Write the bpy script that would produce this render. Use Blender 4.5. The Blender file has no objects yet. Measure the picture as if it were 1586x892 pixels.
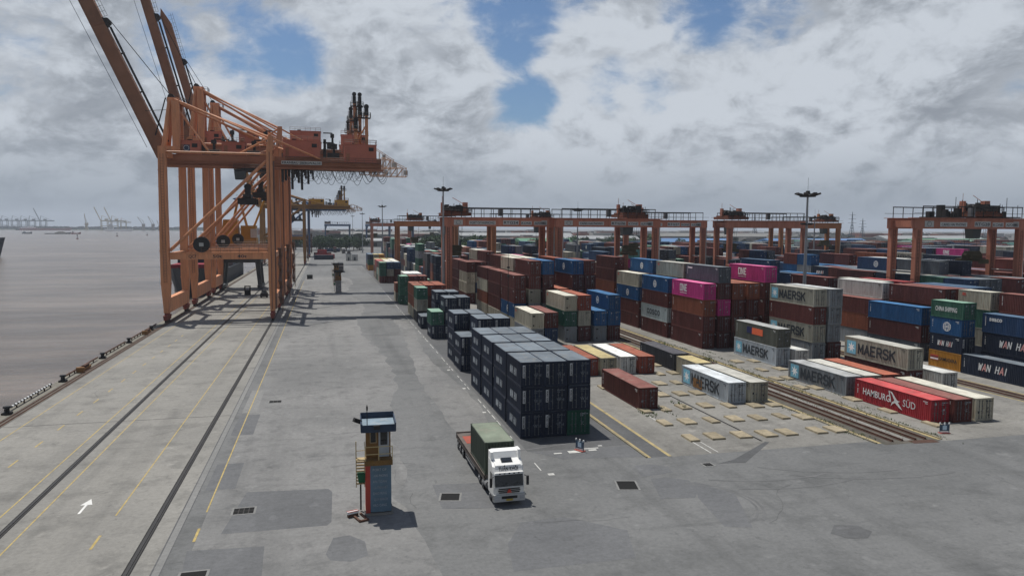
import bpy, math, random
from mathutils import Vector, Matrix
rad = math.radians
SC = bpy.context.scene
COL = SC.collection
R = random.Random(7)

# ------------------------------------------------------------------ camera, sky, sun, exposure
cd = bpy.data.cameras.new('camera'); cam = bpy.data.objects.new('camera', cd); COL.objects.link(cam)
cd.sensor_width = 36.0; cd.lens = 25.876; cd.clip_start = 0.5; cd.clip_end = 30000
RT = Vector((0.97003, -0.242922, 0.005481)); UP = Vector((0.014622, 0.080875, 0.996617)); FW = Vector((0.242543, 0.966669, -0.082004))
M = Matrix(((RT.x, UP.x, -FW.x, 0), (RT.y, UP.y, -FW.y, 0), (RT.z, UP.z, -FW.z, 21.4), (0, 0, 0, 1)))
cam.matrix_world = M
SC.camera = cam
SC.view_settings.view_transform = 'Standard'; SC.view_settings.look = 'None'
SC.view_settings.exposure = 0.0; SC.view_settings.gamma = 1.0; SC.view_settings.use_curve_mapping = False
SC.cycles.max_bounces = 6; SC.cycles.diffuse_bounces = 3; SC.cycles.glossy_bounces = 3; SC.cycles.volume_bounces = 0
SC.cycles.use_denoising = True
try: SC.cycles.denoiser = 'OPENIMAGEDENOISE'
except Exception: pass
SUN = Vector((-0.18, 0.32, 1.0)).normalized()
sl = bpy.data.lights.new('sun', 'SUN'); so = bpy.data.objects.new('sun', sl); COL.objects.link(so)
sl.energy = 4.5; sl.angle = rad(0.55); sl.color = (1.0, 0.955, 0.88)
so.rotation_euler = SUN.to_track_quat('Z', 'Y').to_euler()

W = bpy.data.worlds.new('World'); SC.world = W; W.use_nodes = True
def build_sky():
    nt = W.node_tree; N = nt.nodes; L = nt.links
    for n in list(N): N.remove(n)
    def nd(t, **k):
        n = N.new(t)
        for a, b in k.items(): setattr(n, a, b)
        return n
    def mth(op, a, b=None, c=None, clamp=False):
        n = nd('ShaderNodeMath', operation=op, use_clamp=clamp)
        for i, v in enumerate((a, b, c)):
            if v is None: continue
            if isinstance(v, (int, float)): n.inputs[i].default_value = v
            else: L.new(v, n.inputs[i])
        return n.outputs[0]
    def ramp(v, a, b, lo=0., hi=1.):
        n = nd('ShaderNodeMapRange', interpolation_type='SMOOTHSTEP')
        L.new(v, n.inputs[0]); n.inputs[1].default_value = a; n.inputs[2].default_value = b
        n.inputs[3].default_value = lo; n.inputs[4].default_value = hi
        return n.outputs[0]
    def mix(f, a, b):
        n = nd('ShaderNodeMix', data_type='RGBA')
        if isinstance(f, float): n.inputs[0].default_value = f
        else: L.new(f, n.inputs[0])
        for i, v in ((6, a), (7, b)):
            if isinstance(v, tuple): n.inputs[i].default_value = (*v, 1)
            else: L.new(v, n.inputs[i])
        return n.outputs[2]
    tc = nd('ShaderNodeTexCoord'); g = tc.outputs['Generated']
    sep = nd('ShaderNodeSeparateXYZ'); L.new(g, sep.inputs[0])
    z = mth('MAXIMUM', sep.outputs[2], 0.0)
    cmb = nd('ShaderNodeCombineXYZ'); L.new(sep.outputs[0], cmb.inputs[0]); L.new(sep.outputs[1], cmb.inputs[1]); L.new(mth('MULTIPLY', sep.outputs[2], 1.75), cmb.inputs[2])
    def noise(vec, scale, detail=9., rough=.55, off=(0, 0, 0)):
        mp = nd('ShaderNodeMapping'); L.new(vec, mp.inputs[0]); mp.inputs[1].default_value = off
        n = nd('ShaderNodeTexNoise'); L.new(mp.outputs[0], n.inputs['Vector'])
        n.inputs['Scale'].default_value = scale; n.inputs['Detail'].default_value = detail; n.inputs['Roughness'].default_value = rough
        return n.outputs['Fac']
    # large cumulus deck: broad shapes, broken by finer noise
    wv = nd('ShaderNodeVectorMath', operation='ADD'); wn = nd('ShaderNodeTexNoise'); L.new(cmb.outputs[0], wn.inputs['Vector']); wn.inputs['Scale'].default_value = 5.; wn.inputs['Detail'].default_value = 5
    ws = nd('ShaderNodeVectorMath', operation='SCALE'); L.new(wn.outputs['Color'], ws.inputs[0]); ws.inputs['Scale'].default_value = .12
    L.new(cmb.outputs[0], wv.inputs[0]); L.new(ws.outputs[0], wv.inputs[1]); P = wv.outputs[0]
    up_ = (-.010, .006, .060); up2 = (-.004, .002, .022)
    n1 = noise(P, 4.6, 12., .58, (3.1, 1.7, 0)); n1b = noise(P, 4.6, 8., .55, (3.1+up_[0], 1.7+up_[1], up_[2]))
    n2 = noise(P, 15., 10., .62, (9.1, 4.2, 0)); n2b = noise(P, 15., 7., .6, (9.1+up2[0], 4.2+up2[1], up2[2]))
    n3 = noise(P, 2.6, 4., .5, (1.4, 7.7, 2.0))
    # openings in the cloud deck, by direction
    holes = [((-.065, .975, .208), .9988, .20), ((-.02, .975, .212), .9992, .17), ((.235, .940, .262), .9990, .24), ((.259, .953, .150), .9992, .155), ((.25, .955, .19), .9993, .165), ((.275, .95, .165), .9996, .10),
             ((.385, .905, .180), .9990, .22), ((.345, .92, .19), .9995, .12), ((.50, .825, .272), .9986, .25), ((.45, .855, .268), .9992, .18), ((-.302, .926, .228), .9990, .12),
             ((-.33, .93, .165), .9988, .14), ((.12, .96, .25), .9993, .09), ((-.19, .957, .215), .9993, .11), ((.36, .905, .235), .9990, -.16), ((.62, .75, .20), .990, -.12), ((.05, .985, .15), .994, -.10), ((.13, .965, .20), .9975, -.10)]
    acc = None
    for d, c, amt in holes:
        v = Vector(d).normalized()
        dp = nd('ShaderNodeVectorMath', operation='DOT_PRODUCT'); L.new(g, dp.inputs[0]); dp.inputs[1].default_value = v
        r = ramp(dp.outputs['Value'], 1 - (1 - c) * 2.6, 1.0, 0., amt)
        acc = r if acc is None else mth('ADD', acc, r)
    dens = mth('ADD', mth('MULTIPLY', n1, 1.0), mth('MULTIPLY', n2, .60))
    densb = mth('ADD', mth('MULTIPLY', n1b, 1.0), mth('MULTIPLY', n2b, .60))
    low = ramp(z, 0.02, 0.17, .30, 0.)           # the deck closes towards the horizon
    clear = ramp(z, .34, .75, 0., .26)          # cloud thinned in the unseen sky overhead to lower the fill light
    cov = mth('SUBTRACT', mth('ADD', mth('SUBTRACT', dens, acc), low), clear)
    fac = ramp(cov, .49, .78)
    sky = nd('ShaderNodeTexSky', sky_type='NISHITA')
    sky.sun_disc = False; sky.sun_elevation = math.asin(SUN.z); sky.sun_rotation = math.atan2(SUN.x, SUN.y)
    sky.air_density = 1.0; sky.dust_density = 1.0; sky.ozone_density = 2.5
    skc = nd('ShaderNodeVectorMath', operation='MULTIPLY'); L.new(sky.outputs[0], skc.inputs[0]); skc.inputs[1].default_value = (.058, .069, .080)
    lit = mth('ADD', mth('MULTIPLY', mth('SUBTRACT', dens, densb), 2.4), .60)      # the side turned to the sun is brighter
    lit = mth('ADD', lit, mth('MULTIPLY', mth('SUBTRACT', .5, n3), 1.3))
    sh = ramp(lit, .12, .88)
    ccol = mix(sh, (.27, .30, .345), (.575, .62, .68))
    edge = ramp(cov, .64, .92)
    ccol = mix(mth('MULTIPLY', mth('SUBTRACT', 1., edge), .5), ccol, (.56, .60, .655))
    col = mix(fac, skc.outputs[0], ccol)
    hz = ramp(z, 0.0, 0.13, 1., 0.)
    col = mix(mth('MULTIPLY', hz, .9), col, (.255, .30, .355))
    back = ramp(sep.outputs[1], -.25, .45, .78, 1.)         # unseen sky behind the camera dimmed to cut fill on front faces
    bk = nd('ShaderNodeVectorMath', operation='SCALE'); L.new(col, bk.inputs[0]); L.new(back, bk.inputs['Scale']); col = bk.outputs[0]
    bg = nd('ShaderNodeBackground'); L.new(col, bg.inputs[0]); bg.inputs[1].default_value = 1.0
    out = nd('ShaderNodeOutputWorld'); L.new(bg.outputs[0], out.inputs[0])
build_sky()

# ------------------------------------------------------------------ materials
MATS = {}
def mat(name, col, rough=.75, metal=0., var=.18, scale=.8, dirt=None, damt=.3, streak=False, bump=0., spec=.3, world=False, detail=6., panel=0.):
    if name in MATS: return MATS[name]
    m = bpy.data.materials.new(name); MATS[name] = m; m.use_nodes = True
    nt = m.node_tree; N = nt.nodes; L = nt.links
    b = N['Principled BSDF']; b.inputs['Roughness'].default_value = rough; b.inputs['Metallic'].default_value = metal
    b.inputs['Specular IOR Level'].default_value = spec
    tc = N.new('ShaderNodeTexCoord'); oi = N.new('ShaderNodeObjectInfo')
    mp = N.new('ShaderNodeMapping')
    if world: L.new(tc.outputs['Object'], mp.inputs[0])
    else:
        ad = N.new('ShaderNodeVectorMath'); ad.operation = 'MULTIPLY_ADD'
        cb = N.new('ShaderNodeCombineXYZ')
        for i in range(3): L.new(oi.outputs['Random'], cb.inputs[i])
        L.new(cb.outputs[0], ad.inputs[0]); ad.inputs[1].default_value = (37, 53, 71); L.new(tc.outputs['Object'], ad.inputs[2])
        L.new(ad.outputs[0], mp.inputs[0])
    if streak: mp.inputs['Scale'].default_value = (1.6, 1.6, .22)
    n = N.new('ShaderNodeTexNoise'); L.new(mp.outputs[0], n.inputs['Vector'])
    n.inputs['Scale'].default_value = scale; n.inputs['Detail'].default_value = detail; n.inputs['Roughness'].default_value = .6
    mr = N.new('ShaderNodeMapRange'); L.new(n.outputs['Fac'], mr.inputs[0])
    mr.inputs[1].default_value = .25; mr.inputs[2].default_value = .75; mr.inputs[3].default_value = 1 - var; mr.inputs[4].default_value = 1 + var
    rv = N.new('ShaderNodeMath'); rv.operation = 'MULTIPLY_ADD'; L.new(oi.outputs['Random'], rv.inputs[0]); rv.inputs[1].default_value = .0 if world else .3; rv.inputs[2].default_value = 1. if world else .85
    mu = N.new('ShaderNodeMath'); mu.operation = 'MULTIPLY'; L.new(mr.outputs[0], mu.inputs[0]); L.new(rv.outputs[0], mu.inputs[1])
    if panel:    # sheet panels repainted or faded one by one
        sx = N.new('ShaderNodeSeparateXYZ'); L.new(tc.outputs['Object'], sx.inputs[0])
        q1 = N.new('ShaderNodeMath'); q1.operation = 'SNAP'; L.new(sx.outputs[1], q1.inputs[0]); q1.inputs[1].default_value = 1.11
        cbx = N.new('ShaderNodeCombineXYZ'); L.new(q1.outputs[0], cbx.inputs[0]); L.new(oi.outputs['Random'], cbx.inputs[1])
        wn = N.new('ShaderNodeTexWhiteNoise'); wn.noise_dimensions = '2D'; L.new(cbx.outputs[0], wn.inputs['Vector'])
        pw = N.new('ShaderNodeMath'); pw.operation = 'POWER'; L.new(wn.outputs['Value'], pw.inputs[0]); pw.inputs[1].default_value = 3.
        pr_ = N.new('ShaderNodeMath'); pr_.operation = 'MULTIPLY_ADD'; L.new(pw.outputs[0], pr_.inputs[0]); pr_.inputs[1].default_value = panel; pr_.inputs[2].default_value = 1-panel*.3
        m2 = N.new('ShaderNodeMath'); m2.operation = 'MULTIPLY'; L.new(mu.outputs[0], m2.inputs[0]); L.new(pr_.outputs[0], m2.inputs[1]); mu = m2
    vm = N.new('ShaderNodeVectorMath'); vm.operation = 'SCALE'; vm.inputs[0].default_value = col; L.new(mu.outputs[0], vm.inputs['Scale'])
    c = vm.outputs[0]
    if dirt:
        n2 = N.new('ShaderNodeTexNoise'); L.new(mp.outputs[0], n2.inputs['Vector'])
        n2.inputs['Scale'].default_value = scale * 2.3; n2.inputs['Detail'].default_value = 8; n2.inputs['Roughness'].default_value = .65
        r2 = N.new('ShaderNodeMapRange'); L.new(n2.outputs['Fac'], r2.inputs[0]); r2.inputs[1].default_value = .52; r2.inputs[2].default_value = .72; r2.inputs[4].default_value = damt
        mx = N.new('ShaderNodeMix'); mx.data_type = 'RGBA'; L.new(r2.outputs[0], mx.inputs[0]); L.new(c, mx.inputs[6]); mx.inputs[7].default_value = (*dirt, 1)
        c = mx.outputs[2]
    L.new(c, b.inputs['Base Color'])
    if bump:
        bp = N.new('ShaderNodeBump'); bp.inputs['Strength'].default_value = bump; bp.inputs['Distance'].default_value = .05
        n3 = N.new('ShaderNodeTexNoise'); L.new(mp.outputs[0], n3.inputs['Vector']); n3.inputs['Scale'].default_value = scale * 12; n3.inputs['Detail'].default_value = 4
        L.new(n3.outputs['Fac'], bp.inputs['Height']); L.new(bp.outputs[0], b.inputs['Normal'])
    return m

# ------------------------------------------------------------------ mesh builder
class MB:
    def __init__(s): s.v = []; s.f = []; s.m = []
    def quad(s, a, b, c, d, mi=0):
        i = len(s.v); s.v += [tuple(a), tuple(b), tuple(c), tuple(d)]; s.f.append((i, i+1, i+2, i+3)); s.m.append(mi); return s
    def poly(s, pts, mi=0):
        i = len(s.v); s.v += [tuple(p) for p in pts]; s.f.append(tuple(range(i, i+len(pts)))); s.m.append(mi); return s
    def hexa(s, p, mi=0):   # 8 points: bottom ring ccw 0-3, top ring 4-7
        i = len(s.v); s.v += [tuple(q) for q in p]
        for f in ((3,2,1,0),(4,5,6,7),(0,1,5,4),(1,2,6,5),(2,3,7,6),(3,0,4,7)):
            s.f.append(tuple(i+k for k in f)); s.m.append(mi)
        return s
    def box(s, x0, x1, y0, y1, z0, z1, mi=0):
        return s.hexa([(x0,y0,z0),(x1,y0,z0),(x1,y1,z0),(x0,y1,z0),(x0,y0,z1),(x1,y0,z1),(x1,y1,z1),(x0,y1,z1)], mi)
    def frust(s, a, b, mi=0):  # a,b = (x0,x1,y0,y1,z)
        return s.hexa([(a[0],a[2],a[4]),(a[1],a[2],a[4]),(a[1],a[3],a[4]),(a[0],a[3],a[4]),(b[0],b[2],b[4]),(b[1],b[2],b[4]),(b[1],b[3],b[4]),(b[0],b[3],b[4])], mi)
    def beam(s, p, q, w, h=None, mi=0):
        h = h or w; p = Vector(p); q = Vector(q); d = (q-p).normalized()
        u = Vector((0,0,1)) if abs(d.z) < .95 else Vector((0,1,0))
        sd = d.cross(u).normalized(); up = sd.cross(d).normalized()
        o = [(-w/2,-h/2),(w/2,-h/2),(w/2,h/2),(-w/2,h/2)]
        P = [p+sd*a+up*b for a,b in o]; Q = [q+sd*a+up*b for a,b in o]
        return s.hexa([P[0],P[1],Q[1],Q[0],P[3],P[2],Q[2],Q[3]], mi)
    def tube(s, p, q, r, r2=None, n=10, mi=0, caps=True):
        r2 = r if r2 is None else r2; p = Vector(p); q = Vector(q); d = (q-p).normalized()
        u = Vector((0,0,1)) if abs(d.z) < .95 else Vector((0,1,0))
        a = d.cross(u).normalized(); b = d.cross(a).normalized(); i = len(s.v)
        for k in range(n):
            t = 2*math.pi*k/n; o = a*math.cos(t)+b*math.sin(t)
            s.v.append(tuple(p+o*r)); s.v.append(tuple(q+o*r2))
        for k in range(n):
            j = (k+1) % n; s.f.append((i+2*k, i+2*j, i+2*j+1, i+2*k+1)); s.m.append(mi)
        if caps:
            s.f.append(tuple(i+2*k for k in range(n-1,-1,-1))); s.m.append(mi)
            s.f.append(tuple(i+2*k+1 for k in range(n))); s.m.append(mi)
        return s
    def path(s, pts, r, n=6, mi=0):
        for a, b in zip(pts, pts[1:]): s.tube(a, b, r, r, n, mi, True)
        return s
    def prism(s, pts2, plane, a, b, mi=0):  # extrude 2d outline; plane 'xz' extrudes in y, 'xy' in z, 'yz' in x
        def P(u, v, w): return {'xz': (u, w, v), 'xy': (u, v, w), 'yz': (w, u, v)}[plane]
        i = len(s.v); n = len(pts2)
        s.v += [P(u, v, a) for u, v in pts2] + [P(u, v, b) for u, v in pts2]
        s.f.append(tuple(range(i, i+n))); s.m.append(mi)
        s.f.append(tuple(range(i+2*n-1, i+n-1, -1))); s.m.append(mi)
        for k in range(n):
            j = (k+1) % n; s.f.append((i+k, i+n+k, i+n+j, i+j)); s.m.append(mi)
        return s
    def mesh(s, name, mats):
        me = bpy.data.meshes.new(name); me.from_pydata(s.v, [], s.f); me.update()
        for m in mats: me.materials.append(m)
        if len(mats) > 1:
            me.polygons.foreach_set('material_index', s.m)
        bm_fix(me)
        return me
    def build(s, name, mats, parent=None, loc=None):
        if not isinstance(mats, (list, tuple)): mats = [mats]
        return link(name, s.mesh(name, mats), parent, loc)
import bmesh
def bm_fix(me):
    bm = bmesh.new(); bm.from_mesh(me); bmesh.ops.recalc_face_normals(bm, faces=bm.faces); bm.to_mesh(me); bm.free()
def link(name, me, parent=None, loc=None):
    o = bpy.data.objects.new(name, me); COL.objects.link(o)
    if parent: o.parent = parent
    if loc: o.location = loc
    return o
def thing(name, label, cat, loc=(0,0,0), rz=0., group=None):
    o = bpy.data.objects.new(name, None); COL.objects.link(o); o.empty_display_size = .5
    o.location = loc; o.rotation_euler = (0,0,rz); tag(o, label, cat, group); return o
def tag(o, label, cat, group=None):
    o['label'] = label; o['category'] = cat
    if group: o['group'] = group
    return o
def struct(o, kind='structure'): o['kind'] = kind; return o
def copy_tree(o, parent=None):
    c = o.copy(); COL.objects.link(c)
    if parent: c.parent = parent
    for ch in o.children: copy_tree(ch, c)
    return c

# flat lettering: mesh in the xy plane, cached
TXT = {}
def text_mesh(s, size, bold=0., spacing=1., shear=0., width=None):
    k = (s, size, bold, spacing, shear, width)
    if k in TXT: return TXT[k]
    cu = bpy.data.curves.new('lettering', 'FONT'); cu.body = s; cu.size = size; cu.offset = bold; cu.space_character = spacing; cu.shear = shear
    cu.resolution_u = 2; cu.extrude = 0.004; cu.fill_mode = 'BOTH'
    o = bpy.data.objects.new('lettering_source', cu); COL.objects.link(o)
    dg = bpy.context.evaluated_depsgraph_get(); dg.update()
    me = bpy.data.meshes.new_from_object(o.evaluated_get(dg))
    bpy.data.objects.remove(o); bpy.data.curves.remove(cu)
    xs = [v.co.x for v in me.vertices] or [0, 1]; x0, x1 = min(xs), max(xs)
    k_ = (width/(x1-x0)) if width else 1.
    for v in me.vertices: v.co.x = (v.co.x-x0)*k_
    me.name = 'lettering'; me.materials.clear()
    TXT[k] = me; return me
TXTM = {}
def text_obj(name, s, size, m, parent, mw, bold=0., spacing=1., shear=0., width=None):
    base = text_mesh(s, size, bold, spacing, shear, width)
    kk = (id(base), m.name)
    if kk not in TXTM:
        me = base.copy(); me.materials.append(m); TXTM[kk] = me
    o = link(name, TXTM[kk], parent); o.matrix_local = mw; return o
def face_left(x, y, z):    # reads for a viewer on the -X side: text runs along -Y, up is Z
    return Matrix(((0,0,-1,x),(-1,0,0,y),(0,1,0,z),(0,0,0,1)))
def face_front(x, y, z):   # reads for a viewer on the -Y side
    return Matrix(((1,0,0,x),(0,0,-1,y),(0,1,0,z),(0,0,0,1)))
def face_front_down(x, y, z):   # vertical lettering, reading downwards
    return Matrix(((0,1,0,x),(0,0,-1,y),(-1,0,0,z),(0,0,0,1)))

# ------------------------------------------------------------------ the setting
def ground_mat(name, c1, c2, stain, rough=.85, sc=.02, samt=.5, warm=(0,0,0), fine=.22):
    m = bpy.data.materials.new(name); m.use_nodes = True; nt = m.node_tree; N = nt.nodes; L = nt.links; b = N['Principled BSDF']
    b.inputs['Specular IOR Level'].default_value = .25
    tc = N.new('ShaderNodeTexCoord')
    def noi(scale, det, ro, st=(1,1,1), dist=0.):
        mp = N.new('ShaderNodeMapping'); mp.inputs['Scale'].default_value = st; L.new(tc.outputs['Object'], mp.inputs[0])
        n = N.new('ShaderNodeTexNoise'); L.new(mp.outputs[0], n.inputs['Vector']); n.inputs['Scale'].default_value = scale; n.inputs['Detail'].default_value = det; n.inputs['Roughness'].default_value = ro; n.inputs['Distortion'].default_value = dist
        return n.outputs['Fac']
    def rmp(v, a, b_, lo=0., hi=1.):
        r = N.new('ShaderNodeMapRange'); L.new(v, r.inputs[0]); r.inputs[1].default_value = a; r.inputs[2].default_value = b_; r.inputs[3].default_value = lo; r.inputs[4].default_value = hi; return r.outputs[0]
    def mix(f, a, c, bt='MIX'):
        x = N.new('ShaderNodeMix'); x.data_type = 'RGBA'; x.blend_type = bt
        if isinstance(f, float): x.inputs[0].default_value = f
        else: L.new(f, x.inputs[0])
        for i, v in ((6, a), (7, c)):
            if isinstance(v, tuple): x.inputs[i].default_value = (*v, 1)
            else: L.new(v, x.inputs[i])
        return x.outputs[2]
    c = mix(rmp(noi(sc, 8, .6, (1,1,1), .4), .35, .65), c1, c2)
    c = mix(rmp(noi(sc*9, 9, .68), .50, .74, 0., samt), c, stain)
    c = mix(rmp(noi(.11, 6, .6, (1.9,.10,1)), .52, .74, 0., samt*.75), c, stain)       # tyre wear along the lanes
    c = mix(rmp(noi(.35, 5, .6, (.25,1.6,1), .8), .56, .74, 0., samt*.5), c, stain)
    c = mix(rmp(noi(1.4, 5, .7), .60, .70, 0., samt*.6), c, stain)
    c = mix(rmp(noi(.55, 3, .5), .66, .72, 0., .35), c, tuple(min(1, q*1.35) for q in c2))
    c = mix(rmp(noi(3.2, 6, .75), .62, .70, 0., .55), c, stain)          # small dark spots
    c = mix(rmp(noi(.16, 8, .7, (1,1,1), 2.2), .485, .5, 0., .0) if False else rmp(noi(.8, 7, .72, (1,1,1), 1.5), .60, .66, 0., .30), c, tuple(q*.6 for q in stain))
    g = rmp(noi(2.6, 9, .82), .25, .75, 1-fine*1.25, 1+fine*1.25)
    v = N.new('ShaderNodeVectorMath'); v.operation = 'SCALE'; L.new(c, v.inputs[0]); L.new(g, v.inputs['Scale'])
    L.new(v.outputs[0], b.inputs['Base Color'])
    L.new(rmp(noi(.4, 4, .6), .3, .7, rough-.12, rough+.08), b.inputs['Roughness'])
    bp = N.new('ShaderNodeBump'); bp.inputs['Strength'].default_value = .25; bp.inputs['Distance'].default_value = .02; L.new(noi(14., 4, .7), bp.inputs['Height']); L.new(bp.outputs[0], b.inputs['Normal'])
    return m
ASPH = ground_mat('asphalt', (.108,.111,.112), (.162,.164,.164), (.064,.066,.067), samt=.8)
CONC = ground_mat('concrete', (.178,.174,.162), (.238,.231,.212), (.098,.096,.091), sc=.03, samt=.8)
YARD = ground_mat('yard_concrete', (.155,.151,.140), (.232,.225,.207), (.060,.058,.053), sc=.06, samt=.6)
DASPH = ground_mat('dark_asphalt', (.075,.077,.08), (.105,.107,.11), (.05,.05,.052), sc=.06)
PATCH = ground_mat('patch_asphalt', (.100,.103,.108), (.125,.128,.133), (.075,.077,.08), sc=.1)
LPATCH = ground_mat('pale_patch', (.165,.166,.163), (.20,.20,.195), (.12,.12,.118), sc=.1)
SOIL = mat('rail_bed', (.085,.077,.066), .95, var=.4, scale=.6, dirt=(.05,.075,.02), damt=.5, world=True)
YEL = mat('yellow_line', (.37,.28,.10), .8, 0, .3, 1.3, (.2,.195,.18), .95, world=True)
YEL2 = mat('yellow_kerb_paint', (.33,.265,.13), .85, 0, .3, .7, (.14,.13,.115), .85, world=True)
WLINE = mat('white_line', (.46,.46,.44), .8, 0, .25, .9, (.2,.2,.19), .8, world=True)
RAILM = mat('rail_steel', (.035,.034,.034), .55, .3, .2, 1., world=True)
RUSTM = mat('rusty_steel', (.075,.038,.026), .8, 0, .35, 1.)
GR = MB()
X0 = -36.2
GR.quad((X0,-200,0),(9000,-200,0),(9000,9000,0),(X0,9000,0)); GR.quad((X0,-200,-6),(X0,9000,-6),(X0,9000,0),(X0,-200,0))
struct(GR.build('ground', ASPH))
def sheet(name, pts, z, m):
    b = MB(); b.poly([(x, y, z) for x, y in pts]); return struct(b.build(name, m))
def rect(name, x0, x1, y0, y1, z, m): return sheet(name, [(x0,y0),(x1,y0),(x1,y1),(x0,y1)], z, m)
_late = 0
rect('quay_apron', -33.7, -10.9, -60, 620, .004, CONC)
rect('apron_gutter', -10.85, -10.35, -60, 600, .004, LPATCH)
rect('gutter_joint', -10.90, -10.80, -60, 600, .0065, DASPH); rect('gutter_joint', -10.36, -10.29, -60, 600, .0065, DASPH)
rect('yard_slab', 31.25, 53.0, 62.0, 560, .004, YARD)
rect('yard_slab', 60.6, 84.3, 60.5, 520, .004, YARD)
rect('yard_slab', 88.5, 113., 55., 480, .004, YARD)
rect('lane_strip', 18.3, 28.7, 66.5, 420, .004, DASPH)
rect('lane_strip', 29.15, 30.9, 62.2, 520, .004, DASPH)
rect('track_bed', 53.7, 60.4, 60.6, 520, .004, SOIL)
rect('track_bed', 84.6, 88.0, 55, 520, .004, SOIL)
# repairs in the asphalt
for i, p in enumerate([[(-7.5,53.1),(-.3,53.0),(.0,53.6),(.1,59.8),(-.2,60.6),(-6.6,61.3)], [(-.4,48.2),(.1,50.7),(1.2,50.9),(2.2,49.6),(2.3,47.4),(1.2,46.7),(-.1,47.2)], [(26.0,57.3),(26.6,60.3),(28.2,60.4),(29.5,59.4),(29.2,57.9)],
        [(25.4,52.3),(26.6,56.8),(28.2,56.8),(29.6,55.7),(29.4,53.6),(28.2,51.9)], [(28.4,51.8),(29.9,55.3),(31.8,52.0),(29.4,45.6),(27.5,46.2)], [(-9.9,62.4),(-7.6,62.4),(-7.6,69.2),(-9.9,69.2)], [(-9.9,78.6),(-7.7,78.6),(-7.7,87.0),(-9.9,87.0)],
        [(8.2,54.2),(13.6,53.2),(13.8,59.0),(8.2,59.6)], [(-8.9,46.0),(-4.2,45.8),(-4.4,50.4),(-9.3,50.8)], [(21.0,63.6),(28.6,62.6),(28.8,66.2),(18.6,66.4)],
        [(-9,168),(0,168),(0,172),(-9,172)]]):
    q = sheet('asphalt_patch', p, .008 + .0008*(i % 4), PATCH)
PALE = ground_mat('worn_asphalt', (.142,.143,.142), (.200,.199,.195), (.082,.083,.084), sc=.05, samt=.8)
_r = random.Random(5)
sheet('worn_lane', [(-9.0,40.)]+[(6.2+1.6*math.sin(y*.07)+_r.uniform(-.5,.5)+(1.5 if y > 60 else 0), y) for y in range(40, 330, 3)]+[(-9.0,328.)], .0055, PALE)
sheet('worn_lane', [(13.4+1.2*math.sin(y*.05)+_r.uniform(-.3,.3), y) for y in range(170, 60, -3)]+[(16.6+.8*math.sin(y*.09)+_r.uniform(-.3,.3), y) for y in range(60, 170, 3)], .0055, PALE)
sheet('worn_lane', [(11.0,43.),(19.2,43.),(20.4,47.2),(16.8,50.6),(13.4,50.3),(11.6,47.)], .0055, PATCH)
rect("pale_patch", -9.8, -8.2, 88., 100., .0075, LPATCH)
sheet('oil_stain', [(34.2,43.4),(35.4,44.6),(36.9,44.2),(37.3,43.0),(36.2,42.1),(34.8,42.4)], .0105, DASPH)
# painted lines
def lines(name, segs, m, z=.012):
    b = MB()
    for x0, x1, y0, y1 in segs: b.quad((x0,y0,z),(x1,y0,z),(x1,y1,z),(x0,y1,z))
    return struct(b.build(name, m))
lines('apron_line', [(-31.88,-31.77,20,240), (-23.63,-23.52,30,240), (-20.98,-20.87,30,240), (-15.53,-15.42,58.4,300), (-9.13,-9.02,57.6,300), (-15.62,-15.44,52.5,54.8), (-9.2,-9.02,52.2,54.5)]
      + [(-27.75,-27.6,72.5+k*6.15,74.6+k*6.15) for k in range(-4, 14)], YEL)
AR = MB(); AR.poly([(-18.33,59.4,.012),(-18.15,59.4,.012),(-18.15,61.3,.012),(-18.33,61.3,.012)]); AR.poly([(-18.66,61.2,.0125),(-17.82,61.2,.0125),(-18.24,62.5,.0125)]); struct(AR.build('painted_arrow', mat('fresh_white_line', (.62,.62,.6), .8, world=True)))
lines('strip_line', [(28.8,29.15,62.2,520), (30.9,31.25,62.2,520)], YEL2)
lines('strip_line', [(53.25,53.75,61.2,520), (60.3,60.7,61.0,520), (84.3,84.6,54.,520), (88.,88.3,54.,520)], YEL2)
lines('yard_line', [(35.3,35.42,62.2,67.8), (35.3,35.42,72.6,77.), (36.1,36.2,62.3,66.)], WLINE, .013)
_l = random.Random(2)
lines('lane_line', [(18.0,18.1,61.,63.2)]+[(17.92,18.02,66.+k*2.6,66.+k*2.6+_l.uniform(.8,2.4)) for k in range(70) if _l.random() < .8], WLINE)
lines('lane_line', [(18.35,18.9,59.6,60.1), (17.2,17.6,70.2,70.6), (17.2,17.6,82.,82.5), (17.2,17.6,95.,95.5), (17.2,17.6,108,108.6), (22.1,23.3,65.2,65.9), (23.6,25.4,66.1,66.35), (24.2,25.0,65.5,65.9), (25.6,26.0,66.7,67.0), (20.6,21.4,65.3,65.55)], WLINE)
lines('joint', [(-33.6,-10.9,87.2,87.33), (-33.6,-10.9,144.,144.12), (-33.6,-10.9,28,28.1), (-33.6,-10.9,205,205.15)], RAILM, .0115)
lines('trench', [(42.25,42.5,64.6,128)], mat('trench_black', (.012,.012,.012), .9), .011)
sheet('wet_channel', [(42.6,64.4),(42.9,64.1),(36.9,58.8),(36.2,59.0),(34.4,59.2),(36.4,59.9)], .0095, DASPH)
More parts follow.
